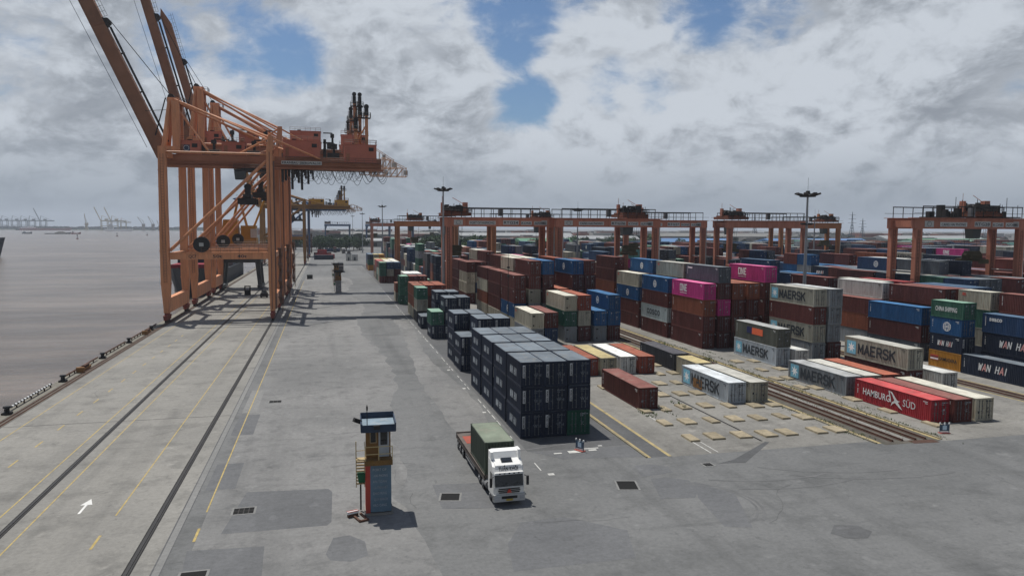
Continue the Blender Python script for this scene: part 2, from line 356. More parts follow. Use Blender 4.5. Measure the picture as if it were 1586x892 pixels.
# filled cracks and tyre scrapes
CR = MB(); _c = random.Random(17)
def crack(x, y, a, n, w):
    pts = []
    for _ in range(n): pts.append((x, y)); a += _c.uniform(-.45, .45); x += math.cos(a)*1.1; y += math.sin(a)*1.1
    for (xa, ya), (xb, yb) in zip(pts, pts[1:]):
        L_ = math.hypot(xb-xa, yb-ya); nx, ny = -(yb-ya)/L_*w, (xb-xa)/L_*w; CR.quad((xa-nx,ya-ny,.0128),(xb-nx,yb-ny,.0128),(xb+nx,yb+ny,.0128),(xa+nx,ya+ny,.0128))
for x, y, a, n in [(31,46,.2,10),(5.5,64,-1.6,5),(6.4,58,-1.5,4),(-8,95,.1,14),(-5,104,0.05,16),(14,50,-.2,8),(0,66,.3,8),(2,75,1.3,8),(-28,100,1.5,10),(-18,80,.2,9),(-26,70,1.2,7)]: crack(x, y, a, n, _c.uniform(.008,.018))
struct(CR.build('crack_filler', mat('crack_black', (.075,.076,.078), .9, world=True)))
# faint tyre marks where trucks turn
TM = MB()
def arc_mark(cx, cy, r, a0, a1, w=.11):
    n = max(6, int(abs(a1-a0)*r/1.2)); 
    for k in range(n):
        t0 = a0+(a1-a0)*k/n; t1 = a0+(a1-a0)*(k+1)/n; P = [(cx+rr*math.cos(t), cy+rr*math.sin(t), TZ) for rr, t in ((r-w,t0),(r+w,t0),(r+w,t1),(r-w,t1))]; TM.poly(P)
for k, (cx, cy, r, a0, a1, w) in enumerate([(27.5,50.5,4.6,-1.1,1.3,.10),(27.2,50.4,5.3,-.8,1.2,.12),(38.,70.,16.,-2.0,-1.3,.13),(38.4,69.6,17.6,-1.9,-1.2,.12),(48.,72.,18.,-2.2,-1.5,.14),(50.,74.,22.,-2.1,-1.4,.13),(5.,140.,74.,-1.45,-1.25,.12)]):
    TZ = .0112+k*.00025; arc_mark(cx, cy, r, a0, a1, w)
struct(TM.build('tyre_marks', mat('tyre_black', (.112,.114,.116), .9, 0, .25, .5, (.14,.142,.143), .95, world=True)))
# kerbs of the yellow strip (low concrete upstands) and tracks
KB = MB()
for x0, x1, y0, y1 in [(28.62,28.79,62.2,420), (53.02,53.24,61.2,420), (60.72,60.9,61.,420)]: KB.box(x0, x1, y0, y1, 0, .11)
struct(KB.build('kerb', mat('kerb_concrete', (.20,.175,.12), .9, 0, .35, .8, (.06,.07,.03), .5, world=True)))
def rail_pair(name, xs, y0, y1, h, m, w=.07):
    b = MB()
    for x in xs: b.box(x-w/2, x+w/2, y0, y1, 0, h); b.box(x-w*1.4, x+w*1.4, y0, y1, 0, h*.25)
    return struct(b.build(name, m))
rail_pair('crane_rail', [-12.32], -60, 620, .06, RAILM, .12); rail_pair('crane_rail', [-22.25], -60, 620, .06, RAILM, .12); rail_pair('crane_rail', [-34.62, -34.1], -60, 620, .08, RUSTM, .12)
lines('rail_groove', [(-12.58,-12.06,-60,620), (-22.51,-21.99,-60,620)], mat('groove', (.018,.018,.018), .9, world=True), .0085)
lines('rail_groove', [(-34.95,-33.75,-60,620)], mat('groove_quay', (.10,.095,.08), .9, 0, .4, .5, world=True), .0085)
rail_pair('gantry_track', [55.2, 56.4, 58.0, 59.2], 61.4, 500, .2, RUSTM, .14); rail_pair('gantry_track', [85.6, 86.9], 55, 500, .16, RUSTM, .13)
lines('track_apron', [(56.75,57.65,61.5,500)], CONC, .010)
sheet('gantry_plate', [(56.9,60.4),(59.8,60.2),(59.9,61.2),(57.,61.4)], .0145, RUSTM)
# grass tufts along the tracks (nobody could count them)
GRS = mat('weed_leaf', (.055,.085,.02), .9, 0, .4, 4., world=True)
def weeds(name, spots, rnd):
    b = MB()
    for (xa, xb, ya, yb, n, hh) in spots:
        cl = [(rnd.uniform(xa, xb), rnd.uniform(ya, yb)) for _ in range(max(3, n//22))]
        for _ in range(n):
            cx_, cy_ = rnd.choice(cl); x = min(xb, max(xa, cx_+rnd.gauss(0, .22))); y = cy_+rnd.gauss(0, 1.1); s = hh*rnd.uniform(.4, 1.2)
            for k in range(4):
                a = rnd.uniform(0, 6.28); dx, dy = math.cos(a)*s*.6, math.sin(a)*s*.6
                b.poly([(x-dy*.3, y+dx*.3, 0.0), (x+dy*.3, y-dx*.3, 0.0), (x+dx, y+dy, s)])
    o = b.build(name, GRS); o['kind'] = 'stuff'; return o
weeds('weeds', [(52.6,54.2,61,100,420,.16), (56.6,57.8,62,110,260,.14), (60.2,61.6,61,100,520,.18), (61.5,64.3,62,100,160,.13), (38.,38.4,77.9,78.6,30,.28), (59.8,61.5,100,130,260,.26), (62,64,104,116,120,.18), (50,53,112,120,120,.2), (40.5,41.5,79,80.5,30,.35), (35,36.5,77.2,78.5,50,.25)], random.Random(4))
# water
WM = bpy.data.materials.new('river_water'); WM.use_nodes = True
def water_nodes():
    nt = WM.node_tree; N = nt.nodes; L = nt.links; b = N['Principled BSDF']
    b.inputs['Roughness'].default_value = .22; b.inputs['Specular IOR Level'].default_value = .42; b.inputs['IOR'].default_value = 1.33
    tc = N.new('ShaderNodeTexCoord')
    def noi(scale, det, st, ro=.6):
        mp = N.new('ShaderNodeMapping'); mp.inputs['Scale'].default_value = st; mp.inputs['Rotation'].default_value = (0,0,rad(8)); L.new(tc.outputs['Object'], mp.inputs[0])
        n = N.new('ShaderNodeTexNoise'); L.new(mp.outputs[0], n.inputs['Vector']); n.inputs['Scale'].default_value = scale; n.inputs['Detail'].default_value = det; n.inputs['Roughness'].default_value = ro; return n.outputs['Fac']
    def rm(v, a, b_, lo, hi):
        r = N.new('ShaderNodeMapRange'); L.new(v, r.inputs[0]); r.inputs[1].default_value = a; r.inputs[2].default_value = b_; r.inputs[3].default_value = lo; r.inputs[4].default_value = hi; return r.outputs[0]
    mx = N.new('ShaderNodeMix'); mx.data_type = 'RGBA'; L.new(rm(noi(.010, 7, (.45,1,1), .65), .38, .64, 0, 1), mx.inputs[0]); mx.inputs[6].default_value = (.110,.090,.076,1); mx.inputs[7].default_value = (.168,.140,.119,1)
    k1 = rm(noi(.075, 9, (.28,1.2,1), .74), .36, .64, .66, 1.32); k2 = rm(noi(.018, 6, (.35,1.2,1), .65), .36, .64, .80, 1.2)  # wave light and shade put into the base colour, along with silt streaks
    km = N.new('ShaderNodeMath'); km.operation = 'MULTIPLY'; L.new(k1, km.inputs[0]); L.new(k2, km.inputs[1])
    sc_ = N.new('ShaderNodeVectorMath'); sc_.operation = 'SCALE'; L.new(mx.outputs[2], sc_.inputs[0]); L.new(km.outputs[0], sc_.inputs['Scale'])
    L.new(sc_.outputs[0], b.inputs['Base Color'])
    bp = N.new('ShaderNodeBump'); bp.inputs['Strength'].default_value = .8; bp.inputs['Distance'].default_value = .6; L.new(noi(.30, 7, (.45,1.2,1), .68), bp.inputs['Height'])
    b2 = N.new('ShaderNodeBump'); b2.inputs['Strength'].default_value = .7; b2.inputs['Distance'].default_value = 2.6; L.new(noi(.040, 6, (.4,1.2,1), .62), b2.inputs['Height']); L.new(bp.outputs[0], b2.inputs['Normal'])
    L.new(b2.outputs[0], b.inputs['Normal'])
water_nodes()
wb = MB(); wb.quad((-9000,-300,-3.3),(X0+.01,-300,-3.3),(X0+.01,9000,-3.3),(-9000,9000,-3.3)); struct(wb.build('water', WM))
# far bank across the river
FB = MB(); LM = mat('bank', (.05,.06,.045), .95, world=True, scale=.01)
rb = random.Random(3)
xs = [-7000+k*60 for k in range(113)]; yb = [3950+ (x+3000)*(-.10) + 60*math.sin(x*.003)+rb.uniform(-25, 25) for x in xs]
for a in range(len(xs)-1):
    FB.poly([(xs[a],yb[a],-3.2),(xs[a+1],yb[a+1],-3.2),(xs[a+1],yb[a+1]+60,-.5),(xs[a],yb[a]+60,-.5)]); FB.poly([(xs[a],yb[a]+60,-.5),(xs[a+1],yb[a+1]+60,-.5),(xs[a+1],8800,1.),(xs[a],8800,1.)])
struct(FB.build('far_bank', LM))
FT = MB()
for a in range(1500):
    x = rb.uniform(-5200, -300); y = 4050+(x+3000)*(-.10)+rb.uniform(20, 900); s = rb.uniform(12, 34); h = rb.uniform(6, 15)
    pts = [(x-s,y,0),(x-s*.6,y+rb.uniform(-4,4),h*rb.uniform(.6,1)),(x,y,h),(x+s*.6,y+rb.uniform(-4,4),h*rb.uniform(.5,1)),(x+s,y,0)]
    for k in range(5): FT.poly([pts[k], pts[(k+1)%5], (x, y+s, h*.6)])
o = FT.build('far_tree_belt', mat('far_foliage', (.03,.045,.025), .95, 0, .3, .02, world=True)); o['kind'] = 'stuff'
# haze over the water and the far yard
HZ = bpy.data.materials.new('haze'); HZ.use_nodes = True
_nt = HZ.node_tree
for n in list(_nt.nodes):
    if n.type != 'OUTPUT_MATERIAL': _nt.nodes.remove(n)
_pv = _nt.nodes.new('ShaderNodeVolumePrincipled'); _pv.inputs['Color'].default_value = (.80,.88,1.0,1); _pv.inputs['Density'].default_value = .000105; _pv.inputs['Anisotropy'].default_value = .2
_nt.links.new(_pv.outputs[0], _nt.nodes['Material Output' if 'Material Output' in _nt.nodes else 0].inputs['Volume'])
hb = MB(); hb.box(-9500, 9500, -320, 9500, -7.5, 150); hz = hb.build('haze', HZ); hz['kind'] = 'stuff'

# ------------------------------------------------------------------ shipping containers
RUST = (.13, .055, .025)
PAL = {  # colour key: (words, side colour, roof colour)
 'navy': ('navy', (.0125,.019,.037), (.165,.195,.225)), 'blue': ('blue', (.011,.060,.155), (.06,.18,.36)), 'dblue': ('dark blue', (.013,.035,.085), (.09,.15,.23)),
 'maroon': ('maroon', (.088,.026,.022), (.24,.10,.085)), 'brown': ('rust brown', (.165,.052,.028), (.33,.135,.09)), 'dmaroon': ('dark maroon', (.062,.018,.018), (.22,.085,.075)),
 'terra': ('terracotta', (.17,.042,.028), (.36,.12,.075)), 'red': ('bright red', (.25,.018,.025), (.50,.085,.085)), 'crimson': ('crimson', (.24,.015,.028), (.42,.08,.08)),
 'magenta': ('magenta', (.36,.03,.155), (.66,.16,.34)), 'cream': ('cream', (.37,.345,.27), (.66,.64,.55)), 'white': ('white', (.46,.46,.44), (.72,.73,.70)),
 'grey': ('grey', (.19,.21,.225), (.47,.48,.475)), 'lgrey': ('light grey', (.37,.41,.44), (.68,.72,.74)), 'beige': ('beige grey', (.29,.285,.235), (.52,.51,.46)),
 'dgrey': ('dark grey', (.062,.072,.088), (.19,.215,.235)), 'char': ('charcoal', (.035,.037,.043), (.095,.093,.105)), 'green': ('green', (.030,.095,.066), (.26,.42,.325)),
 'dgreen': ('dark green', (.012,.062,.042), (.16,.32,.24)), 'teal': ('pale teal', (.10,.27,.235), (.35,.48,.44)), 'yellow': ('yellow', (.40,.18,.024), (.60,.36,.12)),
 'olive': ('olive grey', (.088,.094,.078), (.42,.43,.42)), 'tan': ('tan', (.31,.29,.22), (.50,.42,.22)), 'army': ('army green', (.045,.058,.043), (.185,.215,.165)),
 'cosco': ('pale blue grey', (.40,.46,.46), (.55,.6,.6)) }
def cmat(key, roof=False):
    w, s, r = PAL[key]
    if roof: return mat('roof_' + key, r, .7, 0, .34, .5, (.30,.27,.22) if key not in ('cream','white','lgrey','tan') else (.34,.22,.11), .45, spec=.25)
    light = key in ('cream','white','lgrey','grey','beige','tan','cosco')
    return mat('paint_' + key, s, .62, 0, .26, 1.1, RUST if light or key in ('olive','yellow') else tuple(min(1, c*1.9+.03) for c in s), .65 if light else .5, streak=True, spec=.25, panel=.28)
STEEL = mat('galvanised', (.20,.205,.21), .55, .2, .2); BARM = mat('painted_bar', (.10,.105,.11), .6, .1, .3, 2.)
RUBBER = mat('rubber', (.018,.018,.02), .85)
BLACK = mat('black_paint', (.015,.015,.017), .6)
WHITEP = mat('white_lettering', (.62,.63,.63), .6, 0, .15, 3.)
DARKP = mat('dark_lettering', (.022,.028,.036), .6, 0, .2, 3.)
SKYP = mat('pale_blue_emblem', (.15,.36,.47), .6, 0, .12, 3.)
REDP = mat('red_lettering', (.45,.06,.04), .6, 0, .2, 3.)
ORGP = mat('orange_emblem', (.62,.12,.05), .6, 0, .15, 3.)
GREYP = mat('faded_lettering', (.30,.33,.36), .6, 0, .2, 3.)
PINK = mat('rose_lettering', (.50,.25,.24), .6, 0, .2, 3.); FAINT = mat('worn_lettering', (.11,.125,.145), .7, 0, .3, 3.)
CW = 2.438; L40 = 12.19; L20 = 6.06; HC = 2.896; ST = 2.591
CM = {}
def corr(b, x, sgn, y0, y1, z0, z1, pitch, depth, mi=0):
    n = max(2, int(round((y1-y0)/pitch))); p = (y1-y0)/n; pts = []
    for k in range(n):
        a = y0+k*p; pts += [(a, 0), (a+.26*p, 0), (a+.5*p, 1), (a+.76*p, 1)]
    pts.append((y1, 0)); i = len(b.v)
    for y, d in pts: b.v += [(x+sgn*d*depth, y, z0), (x+sgn*d*depth, y, z1)]
    for k in range(len(pts)-1):
        q = i+2*k; b.f.append((q, q+1, q+3, q+2)); b.m.append(mi)
def body_mesh(L, h, key):
    k = ('b', L, h, key)
    if k in CM: return CM[k]
    b = MB()
    corr(b, .018, 1, .12, L-.12, .14, h-.09, .278, .040); corr(b, CW-.018, -1, .12, L-.12, .14, h-.09, .278, .040)
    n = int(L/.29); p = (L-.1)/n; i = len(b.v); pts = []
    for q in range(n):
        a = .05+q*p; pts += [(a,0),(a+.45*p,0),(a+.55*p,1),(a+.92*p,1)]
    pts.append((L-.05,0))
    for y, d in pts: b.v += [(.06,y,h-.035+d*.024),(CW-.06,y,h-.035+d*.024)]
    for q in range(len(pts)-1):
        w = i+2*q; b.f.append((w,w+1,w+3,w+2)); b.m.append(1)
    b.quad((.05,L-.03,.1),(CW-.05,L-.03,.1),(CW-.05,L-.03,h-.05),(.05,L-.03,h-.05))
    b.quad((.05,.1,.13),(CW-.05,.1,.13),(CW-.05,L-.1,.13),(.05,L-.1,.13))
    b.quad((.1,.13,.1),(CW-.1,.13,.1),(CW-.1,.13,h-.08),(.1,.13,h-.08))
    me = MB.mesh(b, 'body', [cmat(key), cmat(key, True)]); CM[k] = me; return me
def frame_mesh(L, h, key):
    k = ('f', L, h, key)
    if k in CM: return CM[k]
    b = MB(); w = .11
    for x in (0, CW-w):
        for y in (0, L-w): b.box(x, x+w, y, y+w, .118, h-.118)
    for x in (.004, CW-.064):
        b.box(x, x+.06, w, L-w, .03, .16); b.box(x, x+.06, w, L-w, h-.10, h-.022)
    for y in (.004, L-.084):
        b.box(w, CW-w, y, y+.08, .03, .15); b.box(w, CW-w, y, y+.08, h-.13, h-.012)
    for x in (-.006, CW-.156):
        for y in (-.006, L-.172):
            b.box(x, x+.162, y, y+.178, 0, .118); b.box(x, x+.162, y, y+.178, h-.118, h)
    me = b.mesh('frame', [cmat(key)]); CM[k] = me; return me
def door_mesh(h, key):
    k = ('d', h, key)
    if k in CM: return CM[k]
    b = MB(); w = 1.09; z0 = .17; z1 = h-.15; n = 5; p = (z1-z0)/n; pts = []
    b.box(0, .05, .0, .06, z0, z1); b.box(w-.05, w, .0, .06, z0, z1)
    for q in range(n):
        a = z0+q*p; pts += [(a,0),(a+.30*p,0),(a+.38*p,.03),(a+.92*p,.03)]
    pts.append((z1,0))
    i = len(b.v)
    for z, d in pts: b.v += [(.05,.012+d,z),(w-.05,.012+d,z)]
    for q in range(len(pts)-1):
        a = i+2*q; b.f.append((a,a+1,a+3,a+2)); b.m.append(0)
    for z in (z0+.3, h*.5, z1-.3): b.box(-.02 if True else 0, .06, -.02, .02, z-.05, z+.05)
    me = b.mesh('door', [cmat(key)]); CM[k] = me; return me
def bar_mesh(h):
    k = ('r', h)
    if k in CM: return CM[k]
    b = MB(); b.box(-.022, .022, -.035, .005, .1, h-.08)
    for z in (.16, h*.33, h*.66, h-.16): b.box(-.055, .055, -.045, .0, z-.04, z+.04)
    b.box(-.2, .03, -.06, -.03, h*.40, h*.40+.05)
    me = b.mesh('locking_bar', [BARM]); CM[k] = me; return me
def marks_mesh(h, key, seed):
    k = ('m', h, key, seed)
    if k in CM: return CM[k]
    b = MB(); r = random.Random(seed); m = FAINT if key == 'navy' else GREYP if key not in ('cream','white','lgrey','grey','beige','tan','cosco') else DARKP
    def strip(x, z, n, s):
        for q in range(n):
            if r.random() < .85: b.box(x+q*s*.8, x+q*s*.8+s*.5, -.012, 0, z, z+s)
    strip(1.42, h-.46, 5, .12); strip(1.42, h-.64, 4, .10); strip(2.0, h-.46, 3, .11)
    for q in range(r.randint(2, 5)): strip(1.45+r.random()*.1, h*.55-q*.13, r.randint(3, 6), .07)
    if r.random() < .6: x = .3+r.random()*.5; z = h*(.3+.5*r.random()); b.box(x, x+.22, -.014, 0, z, z+.26)
    if r.random() < .5: x = 1.5+r.random()*.5; z = h*(.2+.5*r.random()); b.box(x, x+.18, -.014, 0, z, z+.2)
    me = b.mesh('marking', [m]); CM[k] = me; return me
def side_marks_mesh(L, h, key):
    k = ('sm', L, h, key)
    if k in CM: return CM[k]
    b = MB(); r = random.Random(int(L*10)+len(key)); m = WHITEP if key not in ('cream','white','lgrey','grey','beige','tan','cosco') else DARKP
    for q in range(5): b.box(-.008, 0, .55+q*.13, .62+q*.13, h-.42, h-.30)
    for q in range(9): 
        if r.random() < .8: b.box(-.008, 0, L-.62, L-.50, h-.55-q*.16, h-.46-q*.16)
    for q in range(3): b.box(-.008, 0, .55+q*.13, .62+q*.13, h-.6, h-.5)
    me = b.mesh('marking', [m]); CM[k] = me; return me
def star_mesh():
    if 'star' in CM: return CM['star']
    b = MB(); pts = []
    for q in range(14):
        r = .78 if q % 2 == 0 else .30; t = math.pi/2+2*math.pi*q/14; pts.append((r*math.cos(t), r*math.sin(t)))
    b.prism(pts, 'xy', .006, .012); me = b.mesh('star', [WHITEP]); CM['star'] = me; return me
def panel_mesh(w, h, m, t=.006, name='panel'):
    k = ('pn', w, h, m.name, t)
    if k in CM: return CM[k]
    b = MB(); b.box(0, w, 0, h, 0, t); me = b.mesh(name, [m]); CM[k] = me; return me
def ring_mesh(r, m, globe=False):
    k = ('ring', r, m.name, globe)
    if k in CM: return CM[k]
    b = MB()
    def arc(rx, ry, w, a0=0, a1=360, dx=0):
        n = 26
        for q in range(n):
            t0 = rad(a0+(a1-a0)*q/n); t1 = rad(a0+(a1-a0)*(q+1)/n); P = []
            for t, s in ((t0,1),(t1,1),(t1,1-w/max(rx,.01)),(t0,1-w/max(rx,.01))): P.append((dx+rx*s*math.cos(t), ry*s*math.sin(t), .008))
            b.poly(P)
    arc(r, r, r*.14)
    if globe: arc(r*.5, r, r*.10); b.box(-r, r, r*.42, r*.5, .005, .008); b.box(-r, r, -r*.5, -r*.42, .005, .008)
    me = b.mesh('ring', [m]); CM[k] = me; return me
def put(name, me, parent, mw):
    o = link(name, me, parent); o.matrix_local = mw; return o
PX_ = -.012
def big_o_n_e(sz):   # block capitals built from bars
    if ('one', sz) in CM: return CM[('one', sz)]
    b = MB(); s = sz/1.3
    def bar(x0, x1, z0, z1): b.box(x0*s, x1*s, z0*s, z1*s, 0, .008)
    bar(0,.22,0,1.3); bar(.22,.62,1.08,1.3); bar(.22,.62,0,.22); bar(.62,.84,.0,1.3)
    bar(1.0,1.22,0,1.3); bar(1.62,1.84,0,1.3)
    b.prism([(1.22*s,1.3*s),(1.22*s,.86*s),(1.62*s,0),(1.62*s,.44*s)], 'xy', 0, .0075)
    bar(2.0,2.22,0,1.3); bar(2.22,2.72,1.08,1.3); bar(2.22,2.62,.55,.75); bar(2.22,2.72,0,.22)
    me = b.mesh('lettering', [WHITEP]); CM[('one', sz)] = me; return me
def gull_mesh():
    if 'gull' in CM: return CM['gull']
    b = MB()
    b.poly([(0,1.55,.008),(.55,1.5,.008),(1.35,.72,.008),(1.6,.62,.008),(1.9,.66,.008),(1.55,.44,.008),(2.3,-.32,.008),(1.75,-.12,.008),(1.1,.30,.008),(.75,.12,.008),(.45,-.22,.008),(.62,.28,.008),(1.0,.55,.008),(.52,1.28,.008)])
    b.poly([(0,1.55,.008),(.18,1.45,.008),(.45,.6,.008),(.5,.2,.008),(.36,.3,.008)])
    me = b.mesh('gull', [WHITEP]); CM['gull'] = me; return me
STROKES = {  # bold block capitals as pen strokes on a 1 x 1 body
 'M': [[(0,0),(.0,1),(.5,.25),(1,1),(1,0)]], 'A': [[(0,0),(.5,1),(1,0)],[(.2,.3),(.8,.3)]], 'E': [[(.9,1),(0,1),(0,0),(.9,0)],[(0,.5),(.8,.5)]], 'R': [[(0,0),(0,1),(.7,1),(.92,.86),(.92,.62),(.7,.48),(0,.48)],[(.5,.48),(1,0)]],
 'S': [[(.95,.84),(.75,1),(.2,1),(.02,.85),(.02,.65),(.2,.53),(.8,.46),(.97,.33),(.97,.15),(.78,0),(.2,0),(0,.15)]], 'K': [[(0,0),(0,1)],[(.95,1),(.05,.45)],[(.35,.62),(1,0)]], 'W': [[(0,1),(.25,0),(.5,.8),(.75,0),(1,1)]], 'N': [[(0,0),(0,1),(.9,0),(.9,1)]],
 'H': [[(0,0),(0,1)],[(.9,0),(.9,1)],[(0,.5),(.9,.5)]], 'I': [[(.3,0),(.3,1)]], 'C': [[(.95,.8),(.7,1),(.25,1),(0,.75),(0,.25),(.25,0),(.7,0),(.95,.2)]], 'O': [[(.25,0),(0,.25),(0,.75),(.25,1),(.7,1),(.95,.75),(.95,.25),(.7,0),(.25,0)]] }
def pen(txt, h, width, stroke, m, slant=0., only=None):
    k = ('pen', txt, h, width, stroke, m.name, slant, only)
    if k in CM: return CM[k]
    b = MB(); adv = width/len(txt); w = adv*.72; z = 0.
    for i, ch in enumerate(txt):
        if ch == ' ' or (only is not None and i not in only): continue
        for st in STROKES[ch]:
            P = [(i*adv+x*w+y*slant*h, y*h) for x, y in st]
            for (xa, ya), (xb, yb) in zip(P, P[1:]):
                L_ = math.hypot(xb-xa, yb-ya) or 1; nx, ny = -(yb-ya)/L_*stroke/2, (xb-xa)/L_*stroke/2; ex, ey = (xb-xa)/L_*stroke*.4, (yb-ya)/L_*stroke*.4
                z = (z+.0004) % .004; b.poly([(xa-nx-ex,ya-ny-ey,.004+z),(xb-nx+ex,yb-ny+ey,.004+z),(xb+nx+ex,yb+ny+ey,.004+z),(xa+nx-ex,ya+ny-ey,.004+z)])
    me = b.mesh('lettering', [m]); CM[k] = me; return me
def logo(root, code, L, h, key):
    F = lambda y, z: face_left(PX_, y, z)
    if code == 'm':
        d = .0 if L > 8 else .2
        e = put('emblem', panel_mesh(1.85, 1.85, SKYP, name='emblem'), root, F(L-.55, (h-1.85)/2)); s = link('star', star_mesh(), e); s.location = (.92, .92, 0)
        put('lettering', pen('MAERSK', 1.25, 7.3, .27, DARKP), root, F(L-2.95, h/2-.62))
    elif code == 'o': put('lettering', big_o_n_e(1.32), root, F(L-3.3, h/2-.45)); text_obj('lettering', 'OCEAN NETWORK EXPRESS', .26, WHITEP, root, F(L-3.3, h/2-.86), 0, 1, 0, 2.7)
    elif code == 'O': put('lettering', bigdark(big_o_n_e(1.2)), root, F(L-3.3, h/2-.5))
    elif code == 'w' or code == 'W':
        t = 3.0 if L < 8 else 5.0; s = .95 if L < 8 else 1.25
        mm = GREYP if code == 'W' else WHITEP; hh = .72 if L < 8 else .95; y0_ = L*.5+t/2+(0 if L < 8 else .6)
        put('lettering', pen('WAN HAI', hh, t, hh*.17, mm, .18, (0,2,4,6)), root, F(y0_, h/2-.4)); put('lettering', pen('WAN HAI', hh, t, hh*.17, mm if code == 'W' else PINK, .18, (1,5)), root, F(y0_, h/2-.4))
    elif code == 'c': put('lettering', pen('COSCO', .85, 6.2, .2, DARKP), root, F(L-3.0, h/2-.38))
    elif code == 'e':
        y = L*.5-.3; e = put('emblem', ring_mesh(.72, WHITEP, True), root, F(y, h/2)); text_obj('lettering', 'COSCO', .42, WHITEP, root, F(y+.62, h/2-.15), .015, 1, 0, 1.24)
    elif code == 'h':
        text_obj('lettering', 'HAMBURG', 1.15, WHITEP, root, F(L-1.5, h/2-.35), .004, 1., 0, 4.5); put('emblem', gull_mesh(), root, F(L-5.75, h/2-.55)); text_obj('lettering', 'SÜD', 1.15, WHITEP, root, F(L-8.05, h/2-.35), .004, 1, 0, 1.9)
    elif code == 's': text_obj('lettering', 'seaco', .95, WHITEP, root, F(L-1.2, h-1.05), .03, 1, 0, 2.2)
    elif code == 'g': text_obj('lettering', 'CHINA SHIPPING', 1.0, WHITEP, root, F(L-.85, h/2-.3), .015, 1, 0, 4.1)
    elif code == 'd':
        f = put('emblem', panel_mesh(1.55, .8, REDP, name='emblem'), root, F(L-.35, h/2-.25)); q = link('stripe', panel_mesh(1.55, .22, WHITEP, .010, 'stripe'), f); q.location = (0, .10, 0); q2 = link('stripe', panel_mesh(1.55, .14, DARKP, .010, 'stripe'), f); q2.location = (0, .44, 0)
        text_obj('lettering', 'SAMUDERA', .72, DARKP, root, F(L-2.1, h/2-.15), .01, 1, 0, 3.3)
    elif code == 'p':
        put('emblem', panel_mesh(1.5, 1.05, mat('navy_emblem', (.02,.025,.09), .6), name='emblem'), root, F(L-3.6, h/2-.2)); text_obj('lettering', 'P&O', .55, WHITEP, root, F(L-3.8, h/2+.1), .02, 1, 0, 1.05)
        put('emblem', panel_mesh(3.1, 1.05, ORGP, name='emblem'), root, F(L-5.12, h/2-.25)); text_obj('lettering', 'Nedlloyd', .75, REDP, root, F(L-5.3, h/2+.05), .02, 1, 0, 2.7)
    elif code == 'k': text_obj('lettering', 'K Line', 1.25, WHITEP, root, F(L-4.0, h/2-.1), .02, 1, 0, 3.4)
    elif code == 't': text_obj('lettering', 'Textainer', .45, WHITEP, root, F(L-.6, h-.75), .02, 1, 0, 1.9)
    elif code == 'r':
        for q in range(2): put('lettering', panel_mesh(.30, .30, REDP), root, F(L-.75-q*.36, h-.75))
        put('lettering', panel_mesh(.85, .09, REDP), root, F(L-.7, h-.90))
    elif code == 'R': put('emblem', panel_mesh(2.4, 1.25, mat('rust_patch', (.17,.085,.03), .8, 0, .4, 3.)), root, F(L-3.3, .28))
def bigdark(me):
    if 'oned' in CM: return CM['oned']
    c = me.copy(); c.materials.clear(); c.materials.append(DARKP); CM['oned'] = c; return c
GRP = 'shipping containers stacked in the yard'
def container(x, y, z, L, h, spec, label, lod, rz=0., seed=0):
    key, _, opts = spec.partition('*')
    t = thing('shipping_container', label, 'container', (x, y, z), rz, GRP)
    link('body', body_mesh(L, h, key), t); link('frame', frame_mesh(L, h, key), t)
    if '!' in opts:
        o = MB(); 
        k = ('end', h, key)
        if k not in CM:
            for q in range(8): o.box(.14+q*.27, .29+q*.27, .02, .12, .16, h-.14)
            CM[k] = o.mesh('end_wall', [cmat(key)])
        link('end_wall', CM[k], t)
        k2 = ('vent', h)
        if k2 not in CM:
            o = MB(); o.box(.3, .75, .0, .03, h-.7, h-.45); o.box(.35, .6, -.0, .03, .5, .75); CM[k2] = o.mesh('vent_cover', [BLACK])
        link('vent_cover', CM[k2], t)
    else:
        for s in (0, 1):
            d = link('door', door_mesh(h, key), t)
            d.location = (.115 if s == 0 else 2.323, .03, 0)
            if s: d.scale.x = -1
            if lod == 1:
                for bx in (.40, .80):
                    r_ = link('locking_bar', bar_mesh(h-.3), d); r_.location = (bx, 0, .16)
        link('marking', marks_mesh(h, key, seed % 6), t).location = (0, .03, 0)
    if lod == 1 and L > 8 or any(c in opts for c in 'n'): link('marking', side_marks_mesh(L, h, key), t)
    if 'w' in opts or 'W' in opts:
        p = link('placard', panel_mesh(.27, 1.28, mat('placard', (.44,.45,.46), .6, 0, .15, 3.), .02, 'placard'), t); p.matrix_local = face_front(.20, .015, h-1.58)
        q = text_obj('lettering', 'WAN HAI', .25, DARKP, p, Matrix(((0,1,0,.06),(-1,0,0,1.2),(0,0,1,.022),(0,0,0,1))), .01, 1, 0, 1.1)
        text_obj('lettering', 'W', .42, FAINT, t, face_front(1.35, .0, h*.42), .01); text_obj('lettering', 'H', .42, FAINT, t, face_front(1.88, .0, h*.42), .01)
    for c in opts:
        if c not in '!n': logo(t, c, L, h, key)
    return t

